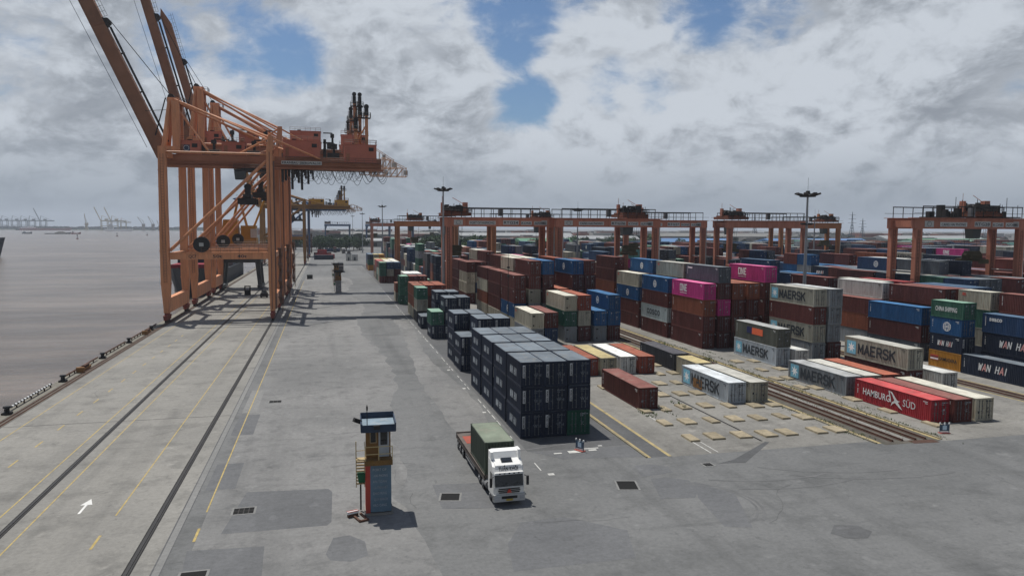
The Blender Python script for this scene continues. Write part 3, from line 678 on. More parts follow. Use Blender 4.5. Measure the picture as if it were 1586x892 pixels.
RECS = []   # every container: (x, y, z, L, h, spec, label)
def tier(i, n):
    return {1: ['in'], 2: ['lower of two in', 'upper of two in'], 3: ['bottom of', 'middle of', 'top of'], 4: ['bottom of', 'second lowest of', 'second highest of', 'top of'],
            5: ['bottom of', 'second lowest of', 'middle of', 'second highest of', 'top of']}[n][i]
def stack(x, y, L, h, specs, where, own=None):
    sp = specs.split(); z = 0.
    for i, s in enumerate(sp):
        key, _, op = s.partition('*'); w = PAL[key][0]
        add = ''
        if 'm' in op: add = ' star emblem'
        elif 'o' in op or 'O' in op: add = ' big lettered'
        elif 'e' in op: add = ' globe emblem'
        lab = f"{w}{add} container, {tier(i, len(sp))} {where}" if len(sp) > 1 else f"{w}{add} container {where}"
        if own and i in own: lab = own[i]
        RECS.append((x+R.uniform(-.05,.05), y+R.uniform(-.11,.11), z+.02, L, h, s, lab)); z += h+.022

# ---- lane beside the road: short containers, mostly navy
for r_, y in enumerate((70.9, 77.6, 84.3, 91.1)):
    row = ('front', 'second', 'third', 'rear')[r_]
    for c_, x in enumerate((18.75, 21.27, 23.8)):
        sp = 'dgreen navy*W navy*W' if (r_ == 0 and c_ == 2) else 'navy*W navy*W navy*W'
        stack(x, y, L20, ST, sp, f"the {('left','middle','right')[c_]} stack, {row} row of the nearest navy block")
stack(18.9, 106.4, L20, ST, 'navy*W navy*W', 'low front left stack of the second navy block')
stack(21.5, 106.6, L20, ST, 'navy*W navy*W navy*W', 'front middle stack of the second navy block')
stack(24.1, 106.6, L20, ST, 'navy*W navy*W navy*W', 'front right stack of the second navy block')
stack(19.1, 113.6, L20, ST, 'navy*W navy*W navy*W', 'rear left stack of the second navy block')
stack(21.7, 113.6, L20, ST, 'navy*W navy*W navy*W', 'rear middle stack of the second navy block')
stack(24.3, 113.6, L20, ST, 'navy*W navy*W', 'rear right stack of the second navy block')
stack(19.1, 139.4, L20, ST, 'navy*W green', 'the two-high stack below the third navy block')
stack(21.7, 139.4, L20, ST, 'navy*W navy*W navy*W', 'front middle stack of the third navy block')
stack(24.3, 140.0, L20, ST, 'navy*W navy*W navy*W', 'front right stack of the third navy block')
stack(18.9, 153.8, L20, ST, 'navy*W', 'alone on the ground left of the third navy block')
stack(21.8, 152.8, L20, ST, 'navy*W navy*W navy*W', 'rear middle stack of the third navy block')
stack(24.4, 152.8, L20, ST, 'navy*W navy*W navy*W', 'rear right stack of the third navy block')
stack(19.2, 163.6, L20, ST, 'char beige green', 'the green-topped stack at the road edge')
stack(19.3, 171.5, L40, ST, 'tan brown brown', 'the stack right behind the green-topped one')
stack(21.9, 171.5, L40, ST, 'dmaroon maroon terra', 'left stack of the low terracotta pair at the road lane')
stack(24.5, 171.5, L40, ST, 'dmaroon maroon terra', 'right stack of the low terracotta pair at the road lane')
stack(19.2, 203.6, L20, ST, 'green green green', 'the all-green stack at the road edge')
stack(21.8, 203.6, L20, ST, 'dmaroon dmaroon maroon', 'stack right beside the all-green stack')
stack(24.4, 203.6, L20, ST, 'dmaroon maroon maroon', 'second stack right of the all-green stack')
stack(28.2, 226.5, L20, ST, 'dgreen green', 'the small green pair beside the light mast')
stack(18.9, 212.0, L20, ST, 'tan brown', 'low stack just behind the all-green stack')
stack(21.6, 214.0, L40, ST, 'brown beige white', 'white-roofed stack behind the all-green stack')
stack(24.2, 214.0, L40, ST, 'maroon beige white', 'second white-roofed stack behind the all-green stack')
fa = [(283, 'maroon green green', 'maroon beige dblue', 'maroon dmaroon dblue'), (289.6, 'tan cream maroon', 'navy navy cream', 'maroon maroon cream'), (296.2, 'green teal maroon', 'maroon navy cream', 'navy maroon cream'),
      (302.8, 'maroon brown red', 'navy maroon cream', 'maroon dblue white'), (309.4, 'tan maroon brown', 'green navy tan', 'maroon maroon white'), (316, 'dmaroon dmaroon tan', 'navy navy tan', 'maroon navy tan')]
for i, (y, *cs) in enumerate(fa):
    for j, s in enumerate(cs): stack(19.2+j*2.75, y, L20, ST, s, f"{('left','middle','right')[j]} stack, {('first','second','third','fourth','fifth','sixth')[i]} row of the far roadside block")
for i, (y, *cs) in enumerate([(366, 'yellow green navy', 'dmaroon navy tan', 'maroon brown yellow'), (373, 'brown navy dblue', 'navy navy tan', 'maroon maroon tan'), (380, 'brown dblue dblue', 'navy maroon dblue', 'navy navy dblue')]):
    for j, s in enumerate(cs): stack(19.3+j*2.7, y, L20, ST, s, f"{('left','middle','right')[j]} stack, {('first','second','third')[i]} row of the farthest roadside block")

# ---- second lane (between the yellow strip and the pair of gantry tracks), long high containers
stack(35.4, 79.2, L40, ST, 'maroon*n', 'lying alone nearest to the yellow striped strip')
stack(47.35, 79.7, L40, ST, 'lgrey*mR', 'with a rusty patch, lying left of a cream one', {0: 'white star emblem container with a rusty patch under its dark lettering'})
stack(50.15, 79.3, L40, ST, 'beige', 'right beside the white one with a rusty patch')
stack(35.5, 99.4, L40, ST, 'terra', 'first from the left of the low row of four')
stack(38.25, 99.2, L40, ST, 'tan', 'second from the left of the low row of four')
stack(41.5, 99.6, L40, ST, 'white', 'third from the left of the low row of four')
stack(44.2, 99.2, L40, ST, 'terra', 'fourth from the left of the low row of four')
stack(50.2, 100.2, L40, ST, 'char', 'alone on the ground left of the gantry tracks')
stack(49.9, 92.6, L20, ST, 'tan', 'with a yellowed roof behind the rusty-patched white one')
stack(35.8, 128.3, L40, HC, 'grey cream*r!', 'left stack of the low pair behind navy ones')
stack(38.7, 128.9, L40, HC, 'dblue maroon', 'right stack of the low pair behind navy ones')
stack(42.85, 130.2, L40, HC, 'grey*! dgreen cream*r!', 'the stack with green between grey and cream')
stack(45.7, 130.4, L40, HC, 'dmaroon beige terra', 'the maroon stack beside the green-middled one')
stack(48.7, 129.9, L40, HC, 'grey*! blue', 'the two-high blue and grey stack')
stack(51.6, 130.2, L40, HC, 'dmaroon blue blue*e', 'the tall blue stack left of the tracks')
stack(36.9, 145.0, L40, HC, 'cream blue*e maroon maroon', 'front stack of the long maroon wall')
stack(37.0, 158.6, L40, HC, 'cream maroon maroon maroon', 'second stack of the long maroon wall')
stack(37.1, 172.4, L40, HC, 'cream brown cream*r maroon', 'third stack of the long maroon wall')
stack(40.0, 145.0, L40, HC, 'maroon grey beige*! maroon maroon', 'tall front stack next to the maroon wall')
stack(40.1, 158.6, L40, HC, 'maroon grey maroon maroon cream*r', 'tall cream-topped stack next to the maroon wall')
stack(40.2, 172.4, L40, HC, 'maroon grey maroon maroon maroon', 'tall rear stack next to the maroon wall')
stack(43.0, 145.2, L40, HC, 'maroon grey dmaroon dmaroon blue', 'tall blue-topped stack in mid lane')
stack(43.1, 158.8, L40, HC, 'maroon grey maroon maroon cream', 'cream-roofed stack behind the tall blue-topped one')
stack(43.2, 172.5, L40, HC, 'maroon grey maroon maroon cream', 'far cream-roofed stack behind the tall blue-topped one')
stack(46.2, 145.2, L40, HC, 'maroon grey terra', 'lower stack sunk between two tall blue-topped ones')
stack(49.4, 145.3, L40, HC, 'maroon grey dmaroon dmaroon blue*e', 'emblem-topped tall stack in mid lane')
stack(49.5, 158.8, L40, HC, 'maroon grey maroon maroon terra', 'stack behind the emblem-topped tall one')
stack(52.2, 145.5, L40, HC, 'maroon grey dmaroon dmaroon maroon', 'last tall stack before the gantry tracks')
stack(37.7, 202.6, L40, HC, 'maroon cream cream maroon', 'stack with two cream layers behind the light mast')
stack(37.8, 216.2, L40, HC, 'maroon maroon maroon maroon', 'all-maroon stack behind the light mast')
stack(40.4, 202.6, L40, HC, 'cream dblue beige dmaroon', 'striped stack right of the double cream one')
stack(43.2, 202.6, L40, HC, 'maroon maroon maroon maroon maroon', 'tall maroon stack below the first yard gantry')
stack(43.3, 216.0, L40, HC, 'maroon maroon maroon maroon cream*r', 'tall cream-topped stack below the first yard gantry')
stack(35.0, 229.4, L20, HC, 'navy navy navy', 'left navy stack just behind the light mast')
stack(37.6, 229.4, L20, HC, 'navy navy navy', 'right navy stack just behind the light mast')
stack(35.0, 244.0, L20, HC, 'navy navy navy navy', 'left stack of the far navy group')
stack(37.7, 244.0, L20, HC, 'navy navy navy navy', 'middle stack of the far navy group')
stack(40.4, 244.0, L20, HC, 'navy navy navy navy', 'right stack of the far navy group')

# ---- third lane (right of the tracks)
stack(64.55, 66.3, L40, ST, 'red*hn', '', {0: 'bright red container with white lettering and a flying gull emblem'})
stack(67.3, 66.1, L40, ST, 'maroon', 'lying between the bright red and the cream one')
stack(70.25, 66.1, L40, ST, 'cream', 'on the ground, right end of the red row')
stack(64.2, 79.8, L40, ST, 'grey*m', '', {0: 'grey star emblem container on the ground just behind the bright red one'})
stack(67.0, 79.7, L40, ST, 'beige', 'on the ground between the grey star one and a terracotta one')
stack(69.9, 79.6, L40, ST, 'terra', 'on the ground left of the weathered grey star one')
stack(73.6, 79.9, L40, HC, 'dmaroon beige*m', 'the two-high pair behind the terracotta roof')
stack(78.4, 79.1, L20, ST, 'white', 'on the ground right of the weathered star one')
stack(67.7, 100.2, L40, HC, 'lgrey*m olive*pn', 'the two-high pair on the open slab')
stack(70.3, 99.0, L20, ST, 'white', 'tucked right of the open slab pair')
stack(76.35, 103.3, L40, HC, 'grey beige*m maroon*n beige*m', 'the stack with two star emblems')
stack(79.35, 103.4, L40, HC, 'dmaroon grey grey grey', 'the grey stack right of the double star one')
stack(64.4, 117.6, L40, HC, 'maroon maroon brown*n magenta*o', 'the front stack with a magenta top')
stack(67.35, 117.5, L40, HC, 'dmaroon dmaroon magenta dmaroon dgrey*t', 'the five-high stack right of the magenta top')
stack(70.2, 117.6, L40, HC, 'dmaroon maroon maroon brown', 'left of the two flat brown-roofed stacks')
stack(73.0, 117.4, L40, HC, 'dmaroon maroon maroon brown', 'right of the two flat brown-roofed stacks')
stack(76.5, 117.5, L40, HC, 'maroon maroon maroon maroon magenta*o', 'the higher magenta-topped stack')
stack(64.2, 131.2, L40, HC, 'maroon cosco*c maroon*n blue*en', 'second stack of the front wall')
stack(67.4, 131.2, L40, HC, 'maroon maroon maroon maroon beige*r', 'the beige-topped five-high stack')
stack(64.4, 145.5, L40, HC, 'maroon maroon blue*e cream*r', 'third stack of the front wall')
stack(67.6, 145.3, L40, HC, 'maroon maroon maroon maroon blue*en', 'the blue-topped five-high stack')
stack(65.4, 162.0, L40, HC, 'maroon brown brown maroon maroon', 'the five-high maroon stack at the tracks')
stack(70.4, 145.3, L40, HC, 'maroon maroon maroon blue', 'stack behind the blue-topped five-high one')
stack(73.4, 145.3, L40, HC, 'maroon maroon maroon terra', 'second stack behind the blue-topped five-high one')
stack(76.4, 145.3, L40, HC, 'maroon maroon grey crimson*k', 'the crimson-topped stack behind the magenta one')
stack(79.4, 145.3, L40, HC, 'maroon grey navy beige', 'the beige-topped stack behind the magenta one')

# ---- fourth lane
stack(92.45, 90.1, L20, ST, 'yellow*d navy*wn blue*en green*g', 'the four-colour short stack')
stack(92.1, 77.4, L40, HC, 'navy*w', '', {0: 'long navy container on the ground with white lettering at right edge'})
stack(97.3, 78.9, L40, HC, 'navy navy*w dblue*s', 'the long blue stack at the right edge')
stack(101.2, 79.8, L40, HC, 'navy navy dmaroon maroon*n', 'the maroon-topped stack at the right edge')
stack(100.6, 93.0, L20, HC, 'navy beige green cream*r', 'the cream-topped stack beside the short green one')
stack(93.7, 99.3, L40, HC, 'dgrey dmaroon*n blue*n', 'the blue over maroon stack')
stack(95.6, 112.6, L40, HC, 'grey brown maroon', 'the brown stack behind the blue one')
stack(98.4, 99.8, L40, HC, 'maroon maroon maroon maroon', 'the long maroon stack left of the big gantry')
stack(101.1, 99.8, L40, HC, 'maroon dmaroon maroon maroon', 'the second long maroon stack near the big gantry')
stack(104.0, 100.6, L40, HC, 'navy navy dblue dblue', 'the dark blue stack below the big gantry')
stack(106.8, 101.0, L40, HC, 'navy navy dblue dblue', 'the last dark blue stack below the big gantry')
stack(98.2, 113.6, L40, HC, 'grey maroon grey white', 'the white-roofed stack behind the brown one')
stack(101.0, 116.8, L40, HC, 'grey maroon maroon beige*m', 'the star-topped stack far behind')
stack(104.6, 115.2, L40, HC, 'maroon maroon maroon crimson', 'the crimson-topped stack by the gantry leg')
stack(97.6, 127.9, L40, HC, 'maroon maroon maroon dmaroon*n', 'the dark maroon stack beyond the star stacks')
stack(102.2, 139.4, L40, HC, 'maroon navy navy blue*e', 'the blue-topped stack beyond the star stacks')

# ---- the rest of the yard, lane by lane
NEAR = [(r[0], r[1], r[0]+CW, r[1]+r[3]) for r in RECS]
def free(x, y, L):
    return not any(x < q[2]+.3 and x+CW > q[0]-.3 and y < q[3]+.5 and y+L > q[1]-.5 for q in NEAR)
RR = random.Random(21)
LANES = [(35.3, 248, 500), (64.6, 171, 470), (93.0, 141, 440), (122.0, 118, 440), (151.0, 105, 430), (180.0, 130, 430), (209., 160, 430), (238., 190, 430), (267., 215, 425), (296., 240, 425), (325., 262, 420), (354., 285, 420), (383., 305, 420), (412., 330, 420), (441., 352, 420), (470., 375, 420)]
GN = ['second', 'third', 'fourth', 'fifth', 'sixth', 'seventh', 'eighth'] + ['ninth']*12
ORD = ['first', 'second', 'third', 'fourth', 'fifth', 'sixth', 'seventh', 'eighth', 'ninth', 'tenth', 'eleventh', 'twelfth', 'thirteenth', 'fourteenth', 'fifteenth', 'sixteenth', 'seventeenth', 'eighteenth', 'nineteenth', 'twentieth'] + ['last']*20
CH = ['navy']*10 + ['dblue']*5 + ['maroon']*6 + ['dmaroon']*5 + ['grey']*2 + ['beige', 'cream', 'green', 'teal', 'brown', 'char', 'dgrey', 'blue']
for li, (x0, ya, yb) in enumerate(LANES):
    y = ya; bi = 0
    while y < yb:
        short = RR.random() < .3; base = RR.choice((2, 3, 3, 4, 4)) if li < 2 else RR.choice((3, 3, 4, 4, 5)); theme = RR.choice(CH)
        for c in range(6):
            x = x0+c*2.86+(.25 if c > 2 else 0)
            n = max(1, min(5, base+RR.choice((-1, 0, 0, 0, 1))))
            if RR.random() < .04: continue
            for half in ((0, 6.25) if short else (0,)):
                L = L20 if short else L40
                if not free(x, y+half, L): continue
                z = 0.
                for i in range(n):
                    k = theme if RR.random() < .45 else RR.choice(CH); op = ''
                    if not short and RR.random() < .08: k, op = RR.choice((('beige', '*m'), ('magenta', '*o'), ('dblue', '*e'), ('white', '*O'), ('grey', '*m')))
                    if k == 'navy' and short: op = '*w'
                    lab = f"{PAL[k][0]} container, {tier(i, n)} {ORD[c]} stack, {ORD[bi]} bay of {GN[li]} lane" + (" rear half" if half else "")
                    RECS.append((x, y+half, z+.02, L, HC, k+op, lab)); z += HC+.022
        y += 13.15; bi += 1
        if RR.random() < .12: y += 7.
VIS = None   # filled below: which records are built one by one

# ------------------------------------------------------------------ quay cranes
ORA = mat('crane_orange', (.54,.235,.115), .55, 0, .22, .5, (.19,.085,.05), .5, streak=True, spec=.35)
ORD_ = mat('crane_girder', (.26,.108,.060), .65, 0, .2, .2, (.09,.05,.035), .4)
ORH = mat('crane_house', (.42,.135,.088), .6, 0, .12, .3, (.15,.06,.04), .3)
BOOMM = mat('boom_brown', (.24,.115,.066), .7, 0, .18, .15, (.07,.045,.035), .4)
IRON = mat('dark_iron', (.03,.028,.027), .6, .2, .2)
HRAIL = mat('handrail_steel', (.16,.10,.075), .6, 0, .2)
YELC = mat('crane_yellow', (.42,.215,.025), .55, 0, .15, .2, (.2,.11,.03), .35)
YELD = mat('crane_ochre', (.25,.125,.03), .6, 0, .2, .2)
BLUC = mat('crane_blue', (.03,.085,.19), .55, 0, .15, .2)
GRC = mat('crane_grey', (.055,.065,.068), .6, 0, .2, .3)
LGR = mat('pale_panel', (.42,.42,.40), .6, 0, .15, 1.)
def rails(b, pts, h=1.1, r=.04, step=2.):
    for p, q in zip(pts, pts[1:]):
        p = Vector(p); q = Vector(q); d = q-p; n = max(1, int(d.length/step))
        for k in range(n+1):
            s = p+d*(k/n); b.tube(s, s+Vector((0,0,h)), r, r, 4)
        for hh in (h, h*.55): b.tube(p+Vector((0,0,hh)), q+Vector((0,0,hh)), r, r, 4)
def zmap(k): return lambda z: z if z <= 16 else 16+(z-16)*k
def quay_crane(label, y0, y1, k, mats, boom, dep=2.7, txt=None, boomlen=46.):
    LEG, GIR, HOU, BOO = mats; Z = zmap(k); ym = (y0+y1)/2; WX, LX = -34.75, -12.35
    t = thing('quay_crane', label, 'quay crane', (0, ym, 0), 0, 'quay cranes along the river'); D = (y1-y0)/2
    for s in (-1, 1):
        y = s*D
        b = MB(); b.frust((WX-.55,WX+.55,y-.6,y+.6,2.0),(WX-1.0,WX+.95,y-.75,y+.75,8.6)); b.frust((WX-1.0,WX+.95,y-.75,y+.75,8.6),(WX-.98,WX+.82,y-.75,y+.75,15.5)); b.frust((WX-.98,WX+.82,y-.75,y+.75,15.5),(WX-.75,WX+.80,y-.75,y+.75,Z(38.6))); b.box(WX-1.1,WX+1.05,y-.8,y+.8,8.5,8.65); b.box(WX-1.15,WX+1.0,y-.8,y+.8,15.7,15.85)
        for zz in (11.5, 19., 22.6, 26.2, 29.8, 33.4): b.box(WX-.96, WX+.86, y-.78, y+.78, Z(zz), Z(zz)+.07)
        b.build('leg', LEG, t)
        b = MB(); b.frust((LX-.5,LX+.5,y-.55,y+.55,2.0),(LX-.75,LX+.7,y-.65,y+.65,9.)); b.frust((LX-.75,LX+.7,y-.65,y+.65,9.),(LX-.75,LX+.6,y-.65,y+.65,Z(38.4))); b.frust((LX-.75,LX+.8,y-.7,y+.7,Z(38.4)),(LX-.2,LX+.9,y-.6,y+.6,Z(41.6)))
        b.build('leg', LEG, t)
        b = MB(); b.box(WX+.9, LX-.6, y-.55, y+.55, 13.9, 15.35); b.box(WX+.9, LX-.6, y-.75, y+.75, 15.35, 15.45); b.build('portal_beam', LEG, t)
        b = MB(); rails(b, [(WX+7.5,y-.7,15.45),(LX-.8,y-.7,15.45)]); b.build('handrail', HRAIL, t)
        b = MB(); b.tube((WX+.6,y,Z(37.45)),(LX-.6,y,Z(37.5)),.28,.28,10); b.build('tie_tube', LEG, t)
        b = MB(); b.tube((WX+1.,y,15.9),(LX-.7,y,Z(36.0)),.36,.36,10); b.build('diagonal_brace', LEG, t)
        b = MB(); b.tube((LX-.3,y,Z(41.0)),(LX-7.2,y*.35,Z(38.2)),.24,.24,8); b.build('head_brace', LEG, t)
        for X in (WX, LX):
            g = MB(); 
            for q in (-1.9, -.65, .65, 1.9): g.box(X-.35, X+.35, y+q-.5, y+q+.5, .55, 1.25)
            g.box(X-.45, X+.45, y-2.3, y+2.3, 1.15, 1.6); g.frust((X-.4,X+.4,y-1.2,y+1.2,1.55),(X-.45,X+.45,y-.5,y+.5,2.1))
            bo = g.build('bogie', mat('bogie_red', (.20,.05,.035), .7, 0, .3, .8), t)
            for q in (-1.9, -.65, .65, 1.9):
                w = MB(); w.tube((X-.16,y+q,.36),(X+.16,y+q,.36),.32,.32,12); w.build('wheel', IRON, bo)
    for X in (WX, LX):
        b = MB(); b.prism([(-D-.6,2.1),(D+.6,2.1),(D+.6,4.6),(D-.2,5.3),(-D+.2,5.3),(-D-.6,4.6)], 'yz', X-.62 if X == WX else X-.5, X+.62 if X == WX else X+.5); b.build('sill_beam', LEG, t)
        b = MB(); b.box(X-.45, X+.45, -D+.7, D-.7, Z(36.8), Z(37.9)); b.build('cross_beam', LEG, t)
        b = MB(); b.box(X-.45, X+.45, -D+.7, D-.7, 14.0, 15.2); b.build('cross_beam', LEG, t)
    XE = 13.2
    b = MB(); b.prism([(-1.5,Z(35.4)),(1.5,Z(35.4)),(1.7,Z(36.6)),(1.7,Z(37.9)),(-1.7,Z(37.9)),(-1.7,Z(36.6))], 'yz', WX-1.4, XE); b.box(WX-1.4, XE+.4, -2.1, -1.71, Z(35.9), Z(36.05)); b.box(WX-1.4, XE+.4, 1.71, 2.1, Z(35.9), Z(36.05)); b.box(WX-1.4, XE+.6, -1.9, 1.9, Z(35.4)-.35, Z(35.4)); b.build('main_girder', GIR, t)
    b = MB(); rails(b, [(LX+3,-2.0,Z(36.9)),(XE,-2.0,Z(36.9))]); rails(b, [(WX+2,-1.65,Z(37.9)),(LX-2,-1.65,Z(37.9))]); b.box(LX+3, XE, -2.3, -1.72, Z(36.85), Z(36.9)); b.build('handrail', HRAIL, t)
    # houses
    for (x0, x1, z0, z1, nm) in ((-33.4,-28.3,37.95,41.0,'winch_house'), (-23.7,-18.6,37.95,40.95,'electrical_house'), (-9.9,-1.4,37.95,41.8,'machinery_house'), (4.3,12.1,37.0,41.3,'counterweight_house')):
        b = MB(); b.box(x0, x1, -1.9, 2.4, Z(z0), Z(z1)); b.box(x0-.12, x1+.12, -2.02, 2.52, Z(z1), Z(z1)+.12)
        for q in range(1, int((x1-x0)/1.4)): b.box(x0+q*1.4-.04, x0+q*1.4+.04, -1.94, -1.9, Z(z0), Z(z1)-.05)
        ho = b.build(nm, HOU, t)
        b = MB(); b.box(x0+.5, x0+1.3, -1.96, -1.9, Z(z0)+.2, Z(z0)+2.2); b.build('door', ORD_, ho)
        b = MB(); b.box(x1-1.9, x1-.7, -1.97, -1.9, Z(z1)-1.5, Z(z1)-.6); b.build('louvre', IRON, ho)
        b = MB(); b.box(x0+2., x0+3., -.6, .6, Z(z1)+.1, Z(z1)+.55); b.build('roof_vent', IRON, ho)
        b = MB(); rails(b, [(x0,-1.95,Z(z1)+.1),(x1,-1.95,Z(z1)+.1)], 1.0, .035, 1.4); b.build('handrail', HRAIL, ho)
    b = MB(); rails(b, [(4.3,-1.9,Z(41.4)),(12.1,-1.9,Z(41.4)),(12.1,2.3,Z(41.4))]); b.build('handrail', HRAIL, t)
    # sheave towers over the tail
    for (x, y, zt) in ((9.8,-.6,51.4), (8.3,1.2,51.7), (7.2,-1.2,48.)):
        b = MB(); b.box(x-.38, x+.38, y-.38, y+.38, Z(37.95), Z(zt-1.4)); m_ = b.build('sheave_mast', LEG, t)
        b = MB(); b.tube((x,y-.35,Z(zt-.7)),(x,y+.35,Z(zt-.7)),.62,.62,12); b.box(x-.5,x+.5,y-.45,y+.45,Z(zt-2.8),Z(zt-1.2)); b.build('sheave', IRON, m_)
        b = MB(); b.box(x-1.1, x+1., y-1.1, y+1.1, Z(zt-3.5), Z(zt-3.4)); rails(b, [(x-1.1,y-1.1,Z(zt-3.4)),(x+1.,y-1.1,Z(zt-3.4)),(x+1.,y+1.1,Z(zt-3.4)),(x-1.1,y+1.1,Z(zt-3.4))], 1.2, .05, 1.); b.build('platform', IRON, m_)
        b = MB()
        for q in range(16): b.tube((x-.75,y-.3,Z(41.5)+q*.5),(x-.75,y+.3,Z(41.5)+q*.5),.03,.03,4)
        for q in (-.3, .3): b.tube((x-.75,y+q,Z(41.3)),(x-.75,y+q,Z(zt-1.2)),.035,.035,4)
        b.build('ladder', HRAIL, m_)
    b = MB(); b.tube((4.9,-1.4,Z(38.1)),(9.6,-1.,Z(46.)),.2,.2,8); b.tube((8.8,1.,Z(41.)),(7.3,-1.2,Z(45.8)),.16,.16,8); b.build('mast_brace', LEG, t)
    # service davits and clutter on the deck
    for (x, dx) in ((1.9,-2.6), (-16.6,2.4), (-25.6,3.4)):
        b = MB(); b.box(x-.3,x+.3,-.3,.3,Z(37.9),Z(41.6)); b.box(min(x,x+dx),max(x,x+dx),-.15,.15,Z(41.6),Z(41.6)+.3); b.box(x-.6,x+.5,-.6,.6,Z(40.7),Z(41.5)); b.box(x-1.6,x+1.3,-1.4,-.9,Z(38.),Z(39.2)); b.tube((x-2.2,-1,Z(38)),(x-2.2,-1,Z(40.2)),.4,.4,8); b.build('service_davit', IRON, t)
    # tail lattice
    b = MB(); T = lambda p, q: b.tube((p[0],p[1],Z(p[2])),(q[0],q[1],Z(q[2])),.085,.085,5)
    for y in (-1.6, 1.6):
        T((XE,y,38.3),(14.6,y,38.3)); T((14.6,y,38.3),(19.4,y,35.9)); T((10.8,y,33.9),(19.6,y,33.9)); T((XE,y,36.),(18.5,y,36.)); T((19.4,y,35.9),(19.6,y,33.9))
        for x in (10.8, 12.4, 14., 15.6, 17.2, 18.6): T((x,y,33.9),(x,y,36. if x > 13 else 35.3))
        for x in (14., 15.6, 17.2): T((x,y,33.9),(x+1.5,y,36.)); T((x-.2,y,36.),(x-.2,y,38.2 if x < 14.7 else 38.2-(x-14.6)*.5))
    for x in (XE, 15.6, 17.2, 19.5): T((x,-1.6,33.9),(x,1.6,33.9)); T((x,-1.6,36.),(x,1.6,36.))
    b.build('tail_platform', mat('pale_orange', (.42,.25,.16), .6), t)
    b = MB()
    for x, z in ((14.,34.2), (18.9,34.3), (16.2,36.2)): b = MB(); b.box(x, x+.9, -1.2, -.3, Z(z), Z(z)+1.1); b.build('winch_box', LGR, t)
    # festoon cables
    b = MB(); rr = random.Random(5)
    for (y, w, sag, x0, nn) in ((-1.5, 3.1, 3.3, -9.6, 8), (-.9, 2.6, 2.6, -9., 9), (1.4, 3.4, 2.9, -8.6, 7)):
        for q in range(nn):
            xa = x0+q*w; sg = sag*rr.uniform(.8, 1.1); pts = []
            for s in range(11):
                u = s/10; pts.append((xa+w*.96*u, y, Z(35.0)-sg*(1-(2*u-1)**2)))
            b.path(pts, .045, 4)
    b.tube((-10,-1.4,Z(34.9)),(17.,-1.4,Z(34.6)),.06,.06,4)
    b.build('festoon_cable', BLACK, t)
    # trolley, cab, head block
    b = MB(); b.box(-21.,-13.6,-3.,3.,Z(34.3),Z(34.7)); rails(b, [(-21.,-3.,Z(34.7)),(-13.6,-3.,Z(34.7))], 1.1, .05); b.box(-19.5,-15,-2.4,-1.9,Z(34.7),Z(35.)); tr = b.build('trolley', IRON, t)
    b = MB(); b.frust((-20.8,-18.6,-2.9,-.9,Z(32.3)),(-21.0,-18.4,-3.,-.8,Z(34.2))); b.build('operator_cab', GRC, tr)
    b = MB(); rr = random.Random(9)
    for q in range(9): x = -10.5+q*.75; b.box(x,x+.5,-1.2,1.2,Z(35.0)-rr.uniform(1.,5.2),Z(35.0))
    b.build('cable_trolleys', IRON, t)
    zs = Z(27.5)
    b = MB(); b.box(-19.6,-17.,-1.2,1.2,zs,zs+.6); b.box(-20.4,-16.2,-2.9,-2.4,zs-1.,zs+.4); b.box(-20.4,-16.2,2.4,2.9,zs-1.,zs+.4); b.box(-19.2,-17.4,-2.6,2.6,zs+.6,zs+1.4); b.box(-18.9,-17.7,-1.,1.,zs+1.4,zs+3.); b.tube((-18.3,-.6,zs+3.2),(-18.3,.6,zs+3.2),.8,.8,12); hd = b.build('spreader', IRON, t)
    b = MB()
    for x in (-19.1,-17.5):
        for y in (-.8,.8): b.tube((x,y,zs+3.),(x,y,Z(34.4)),.03,.03,4)
    b.build('hoist_rope', BLACK, hd)
    # a-frame and stays
    AP = Vector((-34.4,0,Z(50.4)))
    b = MB()
    for s in (-1, 1): b.tube((-36.1,s*2.2,Z(39.4)),(AP.x-.3,s*1.3,AP.z),.62,.5,12); b.box(-34.3,-32.6,s*2.0-.4,s*2.0+.4,Z(38.),AP.z-.3)
    b.box(AP.x-.9,AP.x+1.7,-1.8,1.8,AP.z-.5,AP.z+.35); b.box(-36.9,-32.6,-2.8,2.8,Z(38.7),Z(39.6)); b.build('a_frame', LEG, t)
    b = MB(); b.tube((AP.x-.2,-1.,AP.z+.6),(AP.x-.2,1.,AP.z+.6),.7,.7,12); b.box(AP.x+1.2,AP.x+2.8,-1.6,1.6,AP.z-.9,AP.z-.8); rails(b,[(AP.x+1.2,-1.6,AP.z-.8),(AP.x+2.8,-1.6,AP.z-.8),(AP.x+2.8,1.6,AP.z-.8)],1.1,.05,1.); b.build('apex_sheave', IRON, t)
    for s in (-1, 1):
        b = MB(); b.tube((AP.x+.4,s*1.2,AP.z-.3),(LX+.2,s*D*.93,Z(41.3)),.27,.27,8); b.tube((AP.x+.4,s*1.6,AP.z+.1),(LX-.4,s*D*.93+s*.4,Z(40.9)),.2,.2,8); b.build('backstay', LEG, t)
        b = MB(); b.tube((AP.x+.4,s*1.1,AP.z-.9),(-26.2,s*1.5,Z(38.)),.22,.22,8); b.build('forestay', LEG, t)
        b = MB(); b.tube((LX+.6,s*D*.9,Z(41.2)),(-1.4,s*1.7,Z(37.6)),.22,.22,8); b.build('tail_stay', LEG, t)
    b = MB(); b.tube((-38.,-1.6,Z(42.)),(AP.x-1.2,-1.6,AP.z+.2),.14,.14,6); b.tube((-40.,-1.5,Z(47.5)),(AP.x-1,-1.5,Z(47.9)),.06,.06,5); b.build('boom_latch', IRON, t)
    # boom, raised
    H0 = Vector((-37.0,0,Z(38.6))); dr = Vector((boom[0],0,boom[1])).normalized(); up = Vector((dr.z,0,-dr.x))
    Pn = lambda u, w, y: tuple(H0+dr*u+up*w+Vector((0,y,0)))
    b = MB(); e = boomlen
